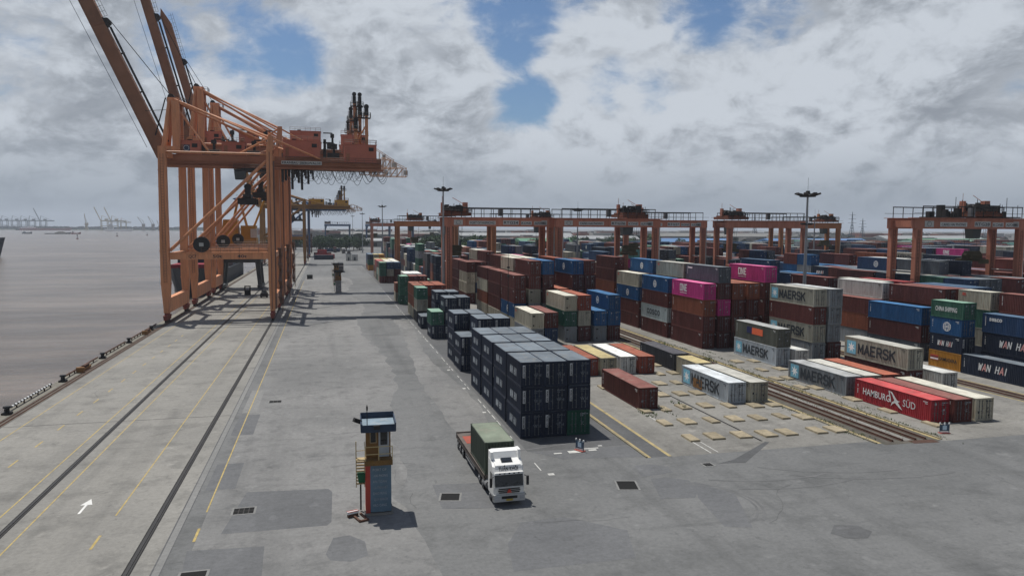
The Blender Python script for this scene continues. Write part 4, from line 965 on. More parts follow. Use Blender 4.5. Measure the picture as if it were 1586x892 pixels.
    out = [(-2.4,-.6),(-1.2,-dep*.55),(e,-dep*.5),(e+2.,-dep*.2),(e-2.5,dep*.5),(1.8,dep*.5),(-1.4,.6)]
    i0 = len(b.v); n = len(out)
    for y in (-1.25, 1.25): b.v += [Pn(u, w, y) for u, w in out]
    b.f.append(tuple(range(n))); b.m.append(0); b.f.append(tuple(range(2*n-1, n-1, -1))); b.m.append(0)
    for q in range(n): b.f.append((q, n+q, n+(q+1) % n, (q+1) % n)); b.m.append(0)
    for q in range(1, int(e/6)): b.hexa([Pn(q*6+a, w, y) for a, w, y in ((0,-dep*.5-.05,-1.32),(.25,-dep*.5-.05,-1.32),(.25,-dep*.5-.05,1.32),(0,-dep*.5-.05,1.32),(0,dep*.5+.05,-1.32),(.25,dep*.5+.05,-1.32),(.25,dep*.5+.05,1.32),(0,dep*.5+.05,1.32))])
    for y in (-1.1, 1.1): b.hexa([Pn(u, w, y+q) for u, w, q in ((0,-dep*.5-.08,-.3),(e,-dep*.5-.08,-.3),(e,-dep*.5-.08,.3),(0,-dep*.5-.08,.3),(0,-dep*.5+.15,-.3),(e,-dep*.5+.15,-.3),(e,-dep*.5+.15,.3),(0,-dep*.5+.15,.3))])
    bo = b.build('boom', BOO, t)
    b = MB(); b.tube(Pn(e*.66,dep*.5+.5,-.9),Pn(e*.66,dep*.5+.5,.9),.75,.75,12); b.hexa([Pn(e*.66+u,dep*.5+w,y) for u,w,y in ((-1,0,-1),(1,0,-1),(1,0,1),(-1,0,1),(-.5,.9,-1),(.5,.9,-1),(.5,.9,1),(-.5,.9,1))]); b.build('boom_sheave', IRON, bo)
    b = MB()
    for y in (-.9, .9): b.tube(Pn(1.6,dep*.5+.75,y),Pn(e*.64,dep*.5+.6,y),.14,.14,6); 
    for q in (.3, .5): b.tube(Pn(e*q,dep*.5,0),Pn(e*q,dep*.5+.9,0),.2,.2,6)
    b.build('folded_stay', IRON, bo)
    b = MB()
    for q in range(14):
        u = e*.68+q*1.2
        if u > e: break
        b.tube(Pn(u,dep*.5,-1.1),Pn(u,dep*.5+1.3,-1.1),.04,.04,4)
    b.tube(Pn(e*.68,dep*.5+1.3,-1.1),Pn(e,dep*.5+1.3,-1.1),.04,.04,4); b.tube(Pn(e*.68,dep*.5+.7,-1.1),Pn(e,dep*.5+.7,-1.1),.04,.04,4); b.build('handrail', IRON, bo)
    b = MB()
    for y in (-.6, .6, .2): b.tube(Pn(e*.66,dep*.5+1.2,y),tuple(AP+Vector((-.3,y,.9))),.05,.05,4)
    b.tube(Pn(2,-dep*.5-1.2,0),Pn(e,-dep*.5-2.0,0),.05,.05,4); b.build('boom_rope', BLACK, bo)
    # cable reels on the portal, stairs at the land side
    for (x, y, r_) in ((-27.2,-D-.2,1.75),):
        b = MB(); b.tube((x,y-.35,17.2),(x,y+.35,17.2),r_,r_,20); b.build('cable_reel', IRON, t)
        b = MB(); b.box(x-.45,x+.45,y-.55,y-.36,16.8,17.6); b.build('reel_hub', LGR, t); b = MB(); b.box(x-.3,x+.3,y-.3,y+.5,15.4,16.2); b.build('reel_motor', LGR, t)
    b = MB()
    for q in range(7):
        z = 3.+q*1.9; y_ = -D+3. if q % 2 else -D+7.5; y2 = -D+7.5 if q % 2 else -D+3.
        b.beam((LX+1.5,y_,z),(LX+1.5,y2,z+1.9),.7,.1); b.box(LX+1.,LX+2.,y2-.5,y2+.5,z+1.85,z+1.95); b.tube((LX+1.9,y_,z+1),(LX+1.9,y2,z+2.9),.04,.04,4)
    for y_ in (-D+2.6, -D+7.9): b.tube((LX+1.95,y_,1.5),(LX+1.95,y_,17.),.06,.06,4)
    b.build('stairway', HRAIL, t)
    b = MB()
    for s in (-.3, .3): b.tube((WX+s,-D-.85,8.8),(WX+s,-D-.85,Z(37.)),.035,.035,4)
    for q in range(int((Z(37.)-9)/.6)): b.tube((WX-.3,-D-.85,9+q*.6),(WX+.3,-D-.85,9+q*.6),.025,.025,4)
    b.build('ladder', HRAIL, t)
    b = MB(); b.box(LX+.65,LX+.95,-D-.3,-D+.3,2.5,Z(36.)); b.tube((LX-.05,-D-.72,2.5),(LX-.05,-D-.72,Z(38)),.07,.07,5); b.build('cable_tray', mat('tray_brown', (.16,.10,.08), .7), t)
    if txt:
        for s, x, w in ((txt[0],-29.9,1.6), ('50t',-24.9,2.0), ('40t',-19.7,2.0)): text_obj('lettering', s, .95, DARKP, t, face_front(x, -D-.56, 14.25), .02, 1, 0, w)
        p = put('sign_panel', panel_mesh(9.3, .85, LGR, .03, 'sign_panel'), t, face_front(LX+2.0, -2.34, Z(36.1))); text_obj('lettering', 'KRANBAU EBERSWALDE', .75, DARKP, p, Matrix.Translation((.15,.15,.032)), .02, 1, 0, 9.)
        e_ = put('emblem', panel_mesh(1.6, 1.5, mat('emblem_navy', (.03,.04,.07), .6), .03, 'emblem'), t, face_front(-32.2, -1.905, Z(38.6))); s_ = link('roundel', ring_mesh(.6, WHITEP), e_); s_.location = (.8,.75,.03)
    return t
OM = (ORA, ORD_, ORH, BOOMM)
quay_crane('nearest orange quay crane with its brown boom raised over the water', 176.5, 199.5, 1.0, OM, (-.442,1.), 2.8, ('QC7',))
quay_crane('taller orange quay crane standing just behind the nearest one, boom raised steeply', 212., 236., 1.26, OM, (-.262,1.), 2.2, None, 52.)
quay_crane('third orange quay crane with the short sloped boom tip, behind two others', 246., 262., 1.27, OM, (-.262,1.), 2.2, None, 43.)
quay_crane('ochre yellow quay crane beyond the orange ones on the quay', 425., 441., .80, (YELD, YELD, YELC, YELD), (-10.,26.), 2.7, None, 22.)
quay_crane('blue quay crane, farthest along the quay behind the yellow one', 530., 548., .86, (BLUC, BLUC, BLUC, BLUC), (-30.,6.), 2.7, None, 24.)

# grey and yellow slewing portal crane between the two left rails
def portal_crane():
    t = thing('portal_crane', 'yellow slewing crane on a dark grey portal behind the orange crane legs', 'portal crane', (-28.6, 268, 0))
    for x in (-6.2, 6.2):
        for y in (-5., 5.):
            b = MB(); b.frust((x-.6,x+.6,y-.6,y+.6,1.4),(x*.9-.8,x*.9+.8,y*.8-.8,y*.8+.8,9.)); b.build('leg', GRC, t)
        b = MB(); b.box(x-.7,x+.7,-7,7,.5,1.5); b.build('bogie_beam', GRC, t)
    b = MB(); b.box(-6.6,6.6,-5.,5.,9.,11.6); b.build('portal_deck', GRC, t)
    b = MB(); rails(b, [(-6.6,-5.,11.6),(6.6,-5.,11.6),(6.6,5,11.6),(-6.6,5,11.6),(-6.6,-5,11.6)]); b.build('handrail', LGR, t)
    b = MB(); b.tube((0,0,11.6),(0,0,15.),2.6,2.2,18); b.build('slewing_column', LGR, t)
    b = MB(); b.box(-6.4,5.2,-3.2,3.6,15.,17.2); b.frust((-6.,-.6,-3.,3.4,17.2),(-5.4,-1.,-2.8,3.2,23.5)); b.box(.2,5.,-3.,3.3,17.2,21.5); b.build('machinery_house', YELC, t)
    b = MB(); b.box(3.4,5.4,-3.6,-1.,17.4,20.4); b.build('operator_cab', LGR, t)
    b = MB()
    for s in (-1.2, 1.2): b.tube((-2.4,s,23.),(-.6,s,31.),.3,.3,8); b.tube((2.,s,21.),(-.4,s,31.),.3,.3,8)
    b.build('top_frame', YELC, t)
    b = MB()
    for s in (-1., 1.): b.tube((3.8,s,20.),(12.,s*.4,41.),.3,.2,8)
    b.tube((-.5,0,31.),(11.5,0,40.),.1,.1,6); b.build('jib', YELC, t)
portal_crane()

# ------------------------------------------------------------------ yard gantries
YOR = mat('gantry_orange', (.37,.145,.092), .6, 0, .25, .5, (.15,.065,.045), .55, streak=True)
YBR = mat('gantry_rust_orange', (.32,.125,.05), .65, 0, .2, .3, (.16,.07,.03), .4)
YBL = mat('gantry_blue', (.05,.09,.17), .65, 0, .2, .3)
def gantry(label, x0, x1, y0, y1, trol, m=None, txt=None, top=23.8, extra=None):
    m = m or YOR; t = thing('yard_gantry', label, 'gantry crane', ((x0+x1)/2, (y0+y1)/2, 0), 0, 'gantry cranes spanning the container lanes')
    A = (x1-x0)/2; D = (y1-y0)/2
    for sx in (-1, 1):
        for sy in (-1, 1):
            X = sx*A; Y = sy*D
            b = MB()
            for q in (-.25, .25): b.tube((X+q-.2,Y-.68,2.4),(X+q-.2,Y-.68,top-2.4),.04,.04,4)
            for q in range(24): b.tube((X-.45,Y-.68,2.6+q*.8),(X+.05,Y-.68,2.6+q*.8),.03,.03,4)
            b.build('ladder', IRON, t)
            b = MB(); b.frust((X-.72,X+.72,Y-.5,Y+.5,1.9),(X-.80,X+.80,Y-.55,Y+.55,top-2.2))
            for zz in (6.5, 11., 15.5, 19.): b.box(X-.82, X+.82, Y-.58, Y+.58, zz, zz+.08)
            b.build('leg', m, t)
            for q in (-1., 1.):
                w = MB(); w.tube((X-.35,Y+q,.75),(X+.35,Y+q,.75),.75,.75,16); w.build('wheel', RUBBER, t)
        X = sx*A; b = MB(); b.box(X-.6,X+.6,-D-1.6,D+1.6,1.5,2.3); b.build('sill_beam', m, t)
        b = MB(); b.box(X-.5,X+.5,-D+.6,D-.6,top-1.9,top-.5); b.build('end_tie', m, t)
        b = MB(); b.tube((X,-D+.5,12.5),(X,D-.5,12.5),.12,.12,6); b.build('tie_rod', LGR, t)
    b = MB(); b.box(A+.9,A+1.3,-D-.2,-D+.3,2.,top-1); b.build('cable_duct', LGR, t)
    b = MB(); b.box(A-1.2,A+1.0,-D+.9,D-.9,2.3,4.6); b.build('power_house', LGR, t)
    for sy in (-1, 1):
        Y = sy*D; b = MB(); b.box(-A-1.2,A+1.2,Y-.55,Y+.55,top-2.2,top); b.box(-A-1.8,A+1.8,Y-.9,Y+.9,top,top+.12); b.build('girder', m, t)
        b = MB(); yy = Y-.75 if sy < 0 else Y+.75
        n = 11
        for q in range(n):
            x = -A+.5+q*(2*A-1)/(n-1); b.box(x-.07,x+.07,yy-.05,yy+.05,top+.1,top+2.5)
        b.box(-A+.4,A-.4,yy-.08,yy+.08,top+2.4,top+2.62); b.box(-A-1.7,A+1.7,yy-.03,yy+.03,top+1.05,top+1.13)
        b.build('cable_rack', IRON, t)
    b = MB(); b.box(-.6,.6,-D-.6,-D+.2,top+.5,top+2.3); b.build('junction_cabinet', mat('cabinet_grey', (.12,.12,.125), .6), t)
    X = trol*A
    b = MB(); b.box(X-3.6,X+3.6,-D-.5,D+.5,top+.5,top+1.3); b.box(X-3.2,X+3.0,-D+.4,D-.4,top+1.3,top+1.7); tr = b.build('trolley', mat('trolley_rust', (.16,.055,.03), .75, 0, .3, .6), t)
    rr = random.Random(int(x0*7+y0)); b = MB()
    for q in range(5): x = X+rr.uniform(-3.4,2.8); b.tube((x,-D-.3,top+1.3),(x,-D-.3,top+rr.uniform(2.6,4.4)),.07,.07,5); b.beam((x,-D-.3,top+rr.uniform(1.8,3.)),(x+rr.uniform(-1.6,1.6),D*.3,top+rr.uniform(2.2,3.6)),.14,.14)
    for q in range(15):
        x = X+rr.uniform(-3.2,2.6); y = rr.uniform(-D,D-1.); w = rr.uniform(.5,1.6); b.box(x,x+w,y,y+rr.uniform(.6,1.4),top+1.6,top+rr.uniform(2.3,3.6))
    for q in range(4): x = X-2.6+q*1.3; b.tube((x,-D*.4,top+2.5),(x,D*.4,top+2.5),.6,.6,12)
    b.build('hoist_machinery', IRON, tr)
    b = MB(); b.box(X+2.1,X+3.3,-.8,.6,top+1.5,top+4.0); b.build('motor_house', m, tr)
    b = MB(); b.box(X-3.6,X-3.0,-.6,.6,top+1.5,top+3.9); b.tube((X-3.3,0,top+3.9),(X-3.3,0,top+5.6),.06,.06,4); b.build('control_post', m, tr)
    b = MB(); b.tube((X+2.3,0,top+3.6),(X-.6,0,top+5.2),.07,.07,4); b.build('service_jib', m, tr)
    b = MB(); rails(b, [(X-3.8,-D-.5,top+1.3),(X+3.8,-D-.5,top+1.3),(X+3.8,D+.5,top+1.3)], 1.1, .06, 1.2); b.build('handrail', IRON, tr)
    b = MB(); b.frust((X-3.,X-1.2,-D+.6,-D+2.6,top-4.3),(X-3.2,X-1.,-D+.4,-D+2.8,top-2.)); b.build('operator_cab', GRC, tr)
    zs = 14.5
    b = MB(); b.box(X-1.1,X+1.1,-3.2,3.2,zs,zs+.5); b.box(X-1.2,X+1.2,-3.3,-2.9,zs-.5,zs+.4); b.box(X-1.2,X+1.2,2.9,3.3,zs-.5,zs+.4); b.box(X-1.6,X+1.6,-1.2,1.2,zs+.5,zs+1.4); b.frust((X-2.2,X+2.2,-.6,.6,zs+1.4),(X-1.6,X+1.6,-.5,.5,zs+2.2)); sp = b.build('spreader', mat('spreader_olive', (.055,.045,.02), .7, 0, .3, .8), tr)
    b = MB()
    for dx in (-1.5,1.5):
        for dy in (-.4,.4): b.tube((X+dx,dy,zs+2.),(X+dx*1.4,dy*3,top+.6),.035,.035,4)
    b.build('hoist_rope', BLACK, sp)
    if extra is not None:
        for ex in extra:
            X2 = ex*A; b = MB()
            for q in range(14): x = X2+rr.uniform(-3.,3.); y = rr.uniform(-D,D-1.); b.box(x,x+rr.uniform(.4,1.5),y,y+rr.uniform(.5,1.4),top+.3,top+rr.uniform(1.1,3.2))
            for q in range(6): x = X2+rr.uniform(-3.2,3.2); b.tube((x,-D,top+.2),(x,-D,top+rr.uniform(2.2,4.6)),.06,.06,5)
            b.box(X2-3.4, X2+3.4, -D-.4, D+.4, top+.2, top+.45); b.build('deck_machinery', IRON, t)
    if txt:
        for (s, x, w, h) in ((txt[0], -A*.62, 7., .95), (txt[1], .6, 4.2, 1.15), (txt[2], A*.40, 2.9, .95), (txt[3], A*.66, 3.4, .95)):
            p = put('sign_panel', panel_mesh(w, h, LGR, .04, 'sign_panel'), t, face_front(x, -D-.56, top-1.75)); text_obj('lettering', s, h*.8, DARKP, p, Matrix.Translation((w*.05, h*.2, .042)), .015, 1, 0, w*.9)
        e = put('emblem', panel_mesh(2.3, 1.3, LGR, .04, 'emblem'), t, face_front(-A+1.2, -D-.56, top-1.85)); q = link('roundel', ring_mesh(.55, DARKP), e); q.location = (1.15,.65,.045)
        p = put('sign_panel', panel_mesh(1.5, 1.2, LGR, .04, 'sign_panel'), t, face_front(A-2.5, -D-.56, top-1.8))
    return t
SG = ('PORT OF HAIPHONG', 'RTG24', 'KONE', 'ALFORMA')
gantry('first orange yard gantry right of the tall light mast, machinery at its left end', 30.2, 57.2, 187., 194.5, -.84, None, SG)
gantry('orange yard gantry with a spreader hanging near its right legs', 58.8, 86., 184., 191.5, .56, None, ('CANG HAI PHONG', 'RTG26', 'KONE', 'ALFORMA'))
gantry('orange yard gantry directly behind the right end of the spreader-hung one', 90.5, 117., 215., 222., -.72, None, ('CANG HAI PHONG', 'RTG27', 'KONE', 'ALFORMA'))
gantry('orange yard gantry left of the right-hand light mast', 122.5, 149., 208., 216., -.80, None, None)
gantry('biggest orange yard gantry at the right edge with crowded top machinery', 121.5, 148.5, 131., 138., .34, None, ('CANG HAI PHONG', 'RTG28', 'KONE', 'ALFORMA'), 23.8, (-.22, .72))
gantry('rust brown yard gantry half hidden behind the right-hand light mast', 180., 207., 266., 273., .72, YBR, None)
gantry('rust brown yard gantry framing the stacks left of the tall light mast', 31., 57.5, 335., 343., -.4, YBR, None)
gantry('faded orange yard gantry far down the second lane', 30.6, 57., 525., 533., -.85, YOR, None)
gantry('rust brown yard gantry seen through the first orange one', 58.8, 84., 262., 270., .5, YBR, None)
gantry('small blue yard gantry far left of the group', -2, 26, 900., 910., -.8, YBL, None)
gantry('small blue yard gantry next to the far left one', 44, 70, 860., 870., -.8, YBL, None)
gantry('blue yard gantry behind the brown one in the distance', 72, 98, 640., 648., .3, YBL, None)

# ------------------------------------------------------------------ light masts
GALV = mat('mast_galvanised', (.23,.24,.25), .5, .3, .15, .5)
def mast(label, x, y, h, mid=False):
    t = thing('light_mast', label, 'light mast', (x, y, 0), 0, 'high light masts')
    b = MB(); b.tube((0,0,0),(0,0,h*.5),.42,.30,12); b.tube((0,0,h*.5),(0,0,h-.4),.30,.17,12); b.tube((0,0,0),(0,0,.5),.7,.7,12); b.build('pole', GALV, t)
    b = MB(); b.tube((0,0,h-1.0),(0,0,h-.8),1.45,1.45,16); b.tube((0,0,h-.5),(0,0,h+.15),.5,.35,10); b.tube((0,0,h),(0,0,h+2.6),.03,.03,4); hd = b.build('head_ring', IRON, t)
    for q in range(8):
        a = 2*math.pi*q/8; c, s = math.cos(a), math.sin(a); m = MB()
        m.beam((c*1.2,s*1.2,h-.75),(c*2.3,s*2.3,h-.35),.75,.28); m.tube((c*.4,s*.4,h-.8),(c*1.5,s*1.5,h-.75),.06,.06,5); m.build('floodlight', IRON, hd)
    if mid:
        b = MB(); b.tube((0,0,h*.78),(0,0,h*.78+.12),1.0,1.0,12); b.box(-1.3,1.3,-.15,.15,h*.78+.1,h*.78+.35); b.build('service_ring', IRON, t)
mast('tall light mast standing left of the first yard gantry', 28.3, 184., 31.3)
mast('light mast with a ring halfway up, on the right of the yard', 88.0, 122., 28.4, True)
mast('light mast above the gantry with the hanging spreader', 88.0, 253.6, 28.3)
mast('light mast behind the low blocks left of the tall mast', 28.0, 390., 32.4)
mast('thin light mast far down the yard, right of the pair', 28.0, 615., 32.3)
mast('thin light mast far down the yard, left of the pair', 28.0, 850., 33.5)
mast('small light mast behind the far right gantry', 178., 242., 26.2)
for (x, y, h, w) in ((42.0, 168., 22., 'thin dark pole in front of the maroon wall'), ):
    t = thing('antenna_pole', 'thin dark pole standing in front of the long maroon wall', 'pole', (34.6, 141., 0))
    b = MB(); b.tube((0,0,0),(0,0,15.5),.09,.06,6); b.tube((0,0,15.2),(0,0,18.),.03,.03,4); b.build('pole', IRON, t); b = MB(); b.box(-.2,.2,-.2,.2,11.6,12.0); b.box(-.22,.22,-.2,.2,13.3,13.7); b.build('lamp_box', IRON, t)

# ------------------------------------------------------------------ checker's tower on the road
BOOY = mat('booth_yellow', (.20,.105,.032), .6, 0, .18, 1., (.14,.07,.03), .5)
BOOD = mat('booth_deck', (.17,.095,.03), .7, 0, .3, 2., (.05,.04,.03), .6); BANB = mat('banner_blue', (.125,.195,.26), .75, 0, .12, 1.2); BANR = mat('banner_red', (.34,.05,.035), .7, 0, .15, 1.)
BLR = mat('booth_roof_blue', (.022,.036,.062), .55, 0, .2, 1.); BLT = mat('booth_roof_top', (.17,.225,.27), .7, 0, .35, .9, (.34,.34,.32), .7)
GLASS = mat('dark_glass', (.012,.014,.017), .12, 0, .1, 1., spec=.6)
def booth(label, x, y, banner=True, dull=False):
    t = thing('checker_tower', label, 'booth tower', (x, y, 0), rad(-1.5), "checkers' towers on the quay road")
    b = MB(); b.box(-1.05,1.05,-.2,2.0,0,.14); b.build('base_slab', CONC, t)
    b = MB(); b.box(-.92,.92,0,1.8,.14,4.2); b.build('column', mat('booth_dark', (.05,.05,.05), .8) if not dull else mat('booth_pale', (.22,.23,.24), .8, 0, .4, 1.), t)
    if banner:
        b = MB(); n = 8
        pts = [(-.62,-.05),(-.3,-.10),(0,-.06),(.3,-.11),(.6,-.05),(.93,-.07)]
        i = len(b.v)
        for px, py in pts: b.v += [(px*1.0+.02 if px < 0 else px, py, .22),(px-.03 if px < 0 else px, py, 4.15)]
        for q in range(len(pts)-1): b.f.append((i+2*q,i+2*q+2,i+2*q+3,i+2*q+1)); b.m.append(0)
        ba = b.build('banner', BANB, t)
        b = MB(); b.poly([(-.95,-.03,.15),(-.62,-.055,.15),(-.60,-.055,3.4),(-.40,-.08,4.1),(-.95,-.03,4.15)]); b.box(-.95,-.92,-.03,1.8,.14,4.2); b.build('banner_edge', BANR, t)
        for k, s in enumerate(('PORT OF', 'HAI PHONG', 'AN TOAN', 'LA TREN HET', 'CHAO MUNG', 'QUY KHACH', 'VAO CANG')): text_obj('lettering', s, .27, GREYP, ba, face_front(-.42+(k%2)*.08, -.115, 3.35-k*.45), .0, 1, 0, 1.0+.12*((k*3)%3))
    b = MB(); b.box(-.95,.95,-.1,1.9,4.2,4.32); b.box(-1.0,1.0,-.85,-.1,4.3,4.38); b.box(-1.0,1.0,-.88,-.82,4.0,4.38); b.build('deck', BOOD, t)
    b = MB()
    for px in (-.98,0,.98): b.tube((px,-.85,4.38),(px,-.85,5.4),.03,.03,5)
    for z in (4.85, 5.4): b.tube((-.98,-.85,z),(.98,-.85,z),.03,.03,5)
    for px in (-1.0,): b.tube((px,-.85,5.4),(px,.6,5.4),.03,.03,5)
    b.build('handrail', BOOY if dull else mat('rail_pale', (.40,.32,.16), .6), t)
    b = MB(); b.box(-.9,.9,0,1.8,4.32,6.6); cb = b.build('cabin', BOOY, t)
    b = MB(); b.box(.02,.80,-.05,.0,4.4,6.45); d = b.build('door', mat('door_pale', (.33,.35,.37), .6, 0, .12, 2.) if not dull else BOOY, t)
    b = MB(); b.box(.16,.66,-.075,-.05,5.3,6.3); b.build('door_glass', GLASS, d)
    b = MB(); b.box(-.62,-.12,-.05,0,5.45,6.45); w = b.build('window_frame', mat('frame_tan', (.32,.25,.15), .6), t)
    b = MB(); b.box(-.55,-.19,-.07,-.05,5.52,6.38); b.build('pane', GLASS, w)
    b = MB(); b.box(-.905,-.88,.3,1.5,5.4,6.4); b.build('pane', GLASS, t)
    b = MB(); b.box(-1.25,1.25,-.75,2.1,6.6,6.72); b.box(-1.25,1.25,-.78,-.70,6.45,7.0); b.box(-1.25,1.25,2.05,2.13,6.5,7.25); b.box(-1.28,-1.2,-.75,2.1,6.5,7.1); b.box(1.2,1.28,-.75,2.1,6.5,7.1); rf = b.build('roof', BLR if not dull else IRON, t)
    b = MB(); b.box(-1.19,1.19,-.69,2.04,6.72,6.80); b.build('roof_top', BLT, rf)
    b = MB(); b.box(-.35,.1,-1.0,-.72,6.72,7.0); b.build('floodlight', IRON, rf)
    b = MB(); b.beam((-1.25,.3,7.0),(-1.75,.1,7.25),.3,.3); b.build('camera_box', IRON, rf)
    b = MB(); b.tube((-.8,-.3,6.7),(-.8,-.3,8.4),.035,.03,5); b.box(-.86,-.74,-.36,-.24,8.0,8.3); b.build('antenna', IRON, rf)
    b = MB()
    for q in range(9): z = 4.2-q*.24; b.box(-1.62,-1.0,.2+q*.02,.45+q*.02,z-.03,z+.03)
    b.beam((-1.62,.2,4.3),(-1.62,.6,2.0),.06,.2); b.beam((-1.0,.2,4.3),(-1.0,.6,2.0),.06,.2); b.tube((-1.62,.1,4.3),(-1.62,.1,5.6),.04,.04,5); b.tube((-1.62,.1,5.4),(-1.62,.6,3.0),.03,.03,5); b.tube((-1.62,.1,4.9),(-1.0,.1,4.9),.03,.03,5); b.box(-1.62,-.9,-.3,.3,4.25,4.33)
    b.build('stairs', BOOY if dull else mat('stair_tan', (.40,.31,.17), .7, 0, .2, 2.), t)
    b = MB(); b.frust((-1.5,-1.02,.5,1.1,.0),(-1.5,-1.02,.5,1.1,.001)); b.beam((-1.3,.9,.1),(-1.3,.9,3.),.12,.12); b.build('stair_post', IRON, t)
    b = MB(); b.frust((-1.45,-.98,.3,.9,2.4),(-1.55,-.95,.25,.95,3.1)); b.build('waste_bin', mat('bin_green', (.01,.09,.04), .6), t)
    return t
booth('checkers tower with a blue banner and blue roof standing on the road', 3.45, 54.25)
booth('distant rusty yellow checkers tower on the road', 3.3, 245., False, True)
booth('farther checkers tower right behind the distant rusty yellow one', 3.2, 292., False, True)
tb = thing('kerb_block', 'red and white striped block lying beside the checkers tower', 'barrier', (1.55, 54.2, 0), rad(20))
b = MB(); b.box(-.42,.42,-.10,.16,.25,.42); b.build('striped_top', WHITEP, tb)
for q in (-.12, .12):
    b = MB(); b.box(-.43,.43,q-.03+.03,q+.03+.03,.41,.44); b.build('stripe', BANR, tb)
b = MB(); b.box(-.40,.40,-.08,.14,0,.25); b.box(-.05,.1,-1.3,-.1,0,.15); b.box(.55,.7,-1.2,.1,0,.15); b.box(-.05,.7,-1.35,-1.2,0,.15); b.build('frame', RUSTM, tb)

# ------------------------------------------------------------------ truck
WH = mat('truck_white', (.72,.72,.70), .35, 0, .04, 1., (.4,.39,.36), .25, spec=.5); CHAS = mat('chassis_grey', (.045,.045,.048), .7, 0, .2); TRED = mat('trailer_red', (.26,.055,.035), .75, 0, .25, 1.2, (.12,.09,.07), .6); PLASTIC = mat('bumper_grey', (.40,.41,.41), .5, 0, .1, 2.); LAMP = mat('lamp_glass', (.30,.31,.33), .15, 0, .1, 3., spec=.7)
def wheel(t, x, y, r=.52, w=.30, s=1):
    b = MB(); b.tube((x-w/2,y,r),(x+w/2,y,r),r,r,20); o = b.build('tyre', RUBBER, t)
    b = MB(); b.tube((x+s*(w/2-.06),y,r),(x+s*(w/2+.02),y,r),.29,.26,14); b.tube((x+s*(w/2),y,r),(x+s*(w/2+.07),y,r),.10,.08,10); b.build('rim', STEEL, o)
def truck():
    t = thing('articulated_truck', 'white articulated truck driving toward the camera with a green container behind its cab', 'truck', (13.35, 53.75, 0), rad(.6))
    A = 1.22
    # cab: profile in yz, with rounded nose
    b = MB(); pr = [(0.02,.70),(-.02,1.45),(.20,2.50),(.42,2.95),(1.2,3.30),(1.95,3.32),(2.0,.70)]
    n = len(pr)
    def ring(x, inset): return [(x, y+(inset if y < 1. else 0), z) for y, z in pr]
    R_ = [ring(-A,.14), ring(-A+.14,.0), ring(A-.14,.0), ring(A,.14)]; i = len(b.v)
    for r_ in R_: b.v += r_
    for k in range(len(R_)-1):
        for q in range(n): j = (q+1) % n; b.f.append((i+k*n+q, i+k*n+j, i+(k+1)*n+j, i+(k+1)*n+q)); b.m.append(0)
    b.f.append(tuple(i+q for q in range(n))); b.f.append(tuple(i+(len(R_)-1)*n+q for q in range(n-1,-1,-1))); b.m += [0,0]
    c = b.build('cab', WH, t)
    fy = lambda z: -.02+(z-1.45)*.2095
    b = MB(); P_ = []
    for z in (1.52, 2.44): P_ += [(-A+.10,fy(z)-.035,z),(A-.10,fy(z)-.035,z),(A-.10,fy(z)+.03,z),(-A+.10,fy(z)+.03,z)]
    b.hexa(P_); w = b.build('windscreen', GLASS, c)
    b = MB()
    for x in (-.5, .35): b.beam((x,fy(1.56)-.05,1.56),(x+.42,fy(1.86)-.05,1.86),.025,.025)
    b.build('wiper', BLACK, w)
    b = MB(); b.box(-A+.06,A-.06,fy(1.5)-.05,fy(1.5)+.02,1.40,1.50); b.build('cowl', PLASTIC, c)
    b = MB(); b.hexa([(-A+.06,-.02,2.45),(A-.06,-.02,2.45),(A-.06,.30,2.45),(-A+.06,.30,2.45),(-A+.1,.0,2.60),(A-.1,.0,2.60),(A-.1,.36,2.60),(-A+.1,.36,2.60)]); v = b.build('sun_visor', WH, c)
    for x in (-.75,-.38,0,.38,.75):
        m = MB(); m.box(x-.06,x+.06,-.045,.0,2.50,2.57); m.build('marker_lamp', GLASS, v)
    # roof fairing with a flat top spoiler and hatch
    b = MB(); b.hexa([(-A+.12,.30,2.6),(A-.12,.30,2.6),(A-.15,1.9,3.35),(-A+.15,1.9,3.35),(-A+.2,.42,3.05),(A-.2,.42,3.05),(A-.18,1.9,3.6),(-A+.18,1.9,3.6)]); fz = b.build('roof_fairing', WH, c)
    b = MB(); b.hexa([(-A+.1,1.2,3.3),(A-.1,1.2,3.3),(A-.1,2.0,3.3),(-A+.1,2.0,3.3),(-A+.2,1.45,3.85),(A-.2,1.45,3.85),(A-.2,2.0,3.95),(-A+.2,2.0,3.95)]); b.box(A-.22,A-.02,1.15,2.0,3.3,4.0); b.box(-A+.02,-A+.22,1.15,2.0,3.3,3.9); b.build('spoiler', WH, c)
    b = MB(); b.hexa([(-.45,.72,3.20),(.45,.72,3.20),(.45,1.12,3.35),(-.45,1.12,3.35),(-.42,.72,3.27),(.42,.72,3.27),(.42,1.12,3.43),(-.42,1.12,3.43)]); b.build('roof_hatch', GLASS, c)
    tt = text_obj('lettering', 'TUẤN KHÔI', .40, DARKP, c, Matrix.Translation((-.78,.285,2.66)) @ Matrix.Rotation(rad(75), 4, 'X'), .012, 1.05, 0, 1.56)
    # grille, bumper, lamps, plate, emblem
    for k, (z, w) in enumerate(((1.34,.82),(1.20,.86),(1.06,.80))):
        b = MB(); b.hexa([(-w,-.07,z-.045),(w,-.07,z-.045),(w,0,z-.045),(-w,0,z-.045),(-w-.03,-.06,z+.03),(w+.03,-.06,z+.03),(w+.03,0,z+.03),(-w-.03,0,z+.03)]); b.build('grille_bar', BLACK, c)
    b = MB(); b.prism([(-.2,1.02),(.2,1.02),(.07,1.3),(-.07,1.3)], 'xz', -.10, -.06); b.build('emblem', REDP, c)
    b = MB(); b.box(-A-.02,A+.02,-.14,.35,.36,.92); b.box(-A-.02,-A+.5,-.16,.3,.40,.86); b.box(A-.5,A+.02,-.16,.3,.40,.86); bp = b.build('bumper', PLASTIC, t)
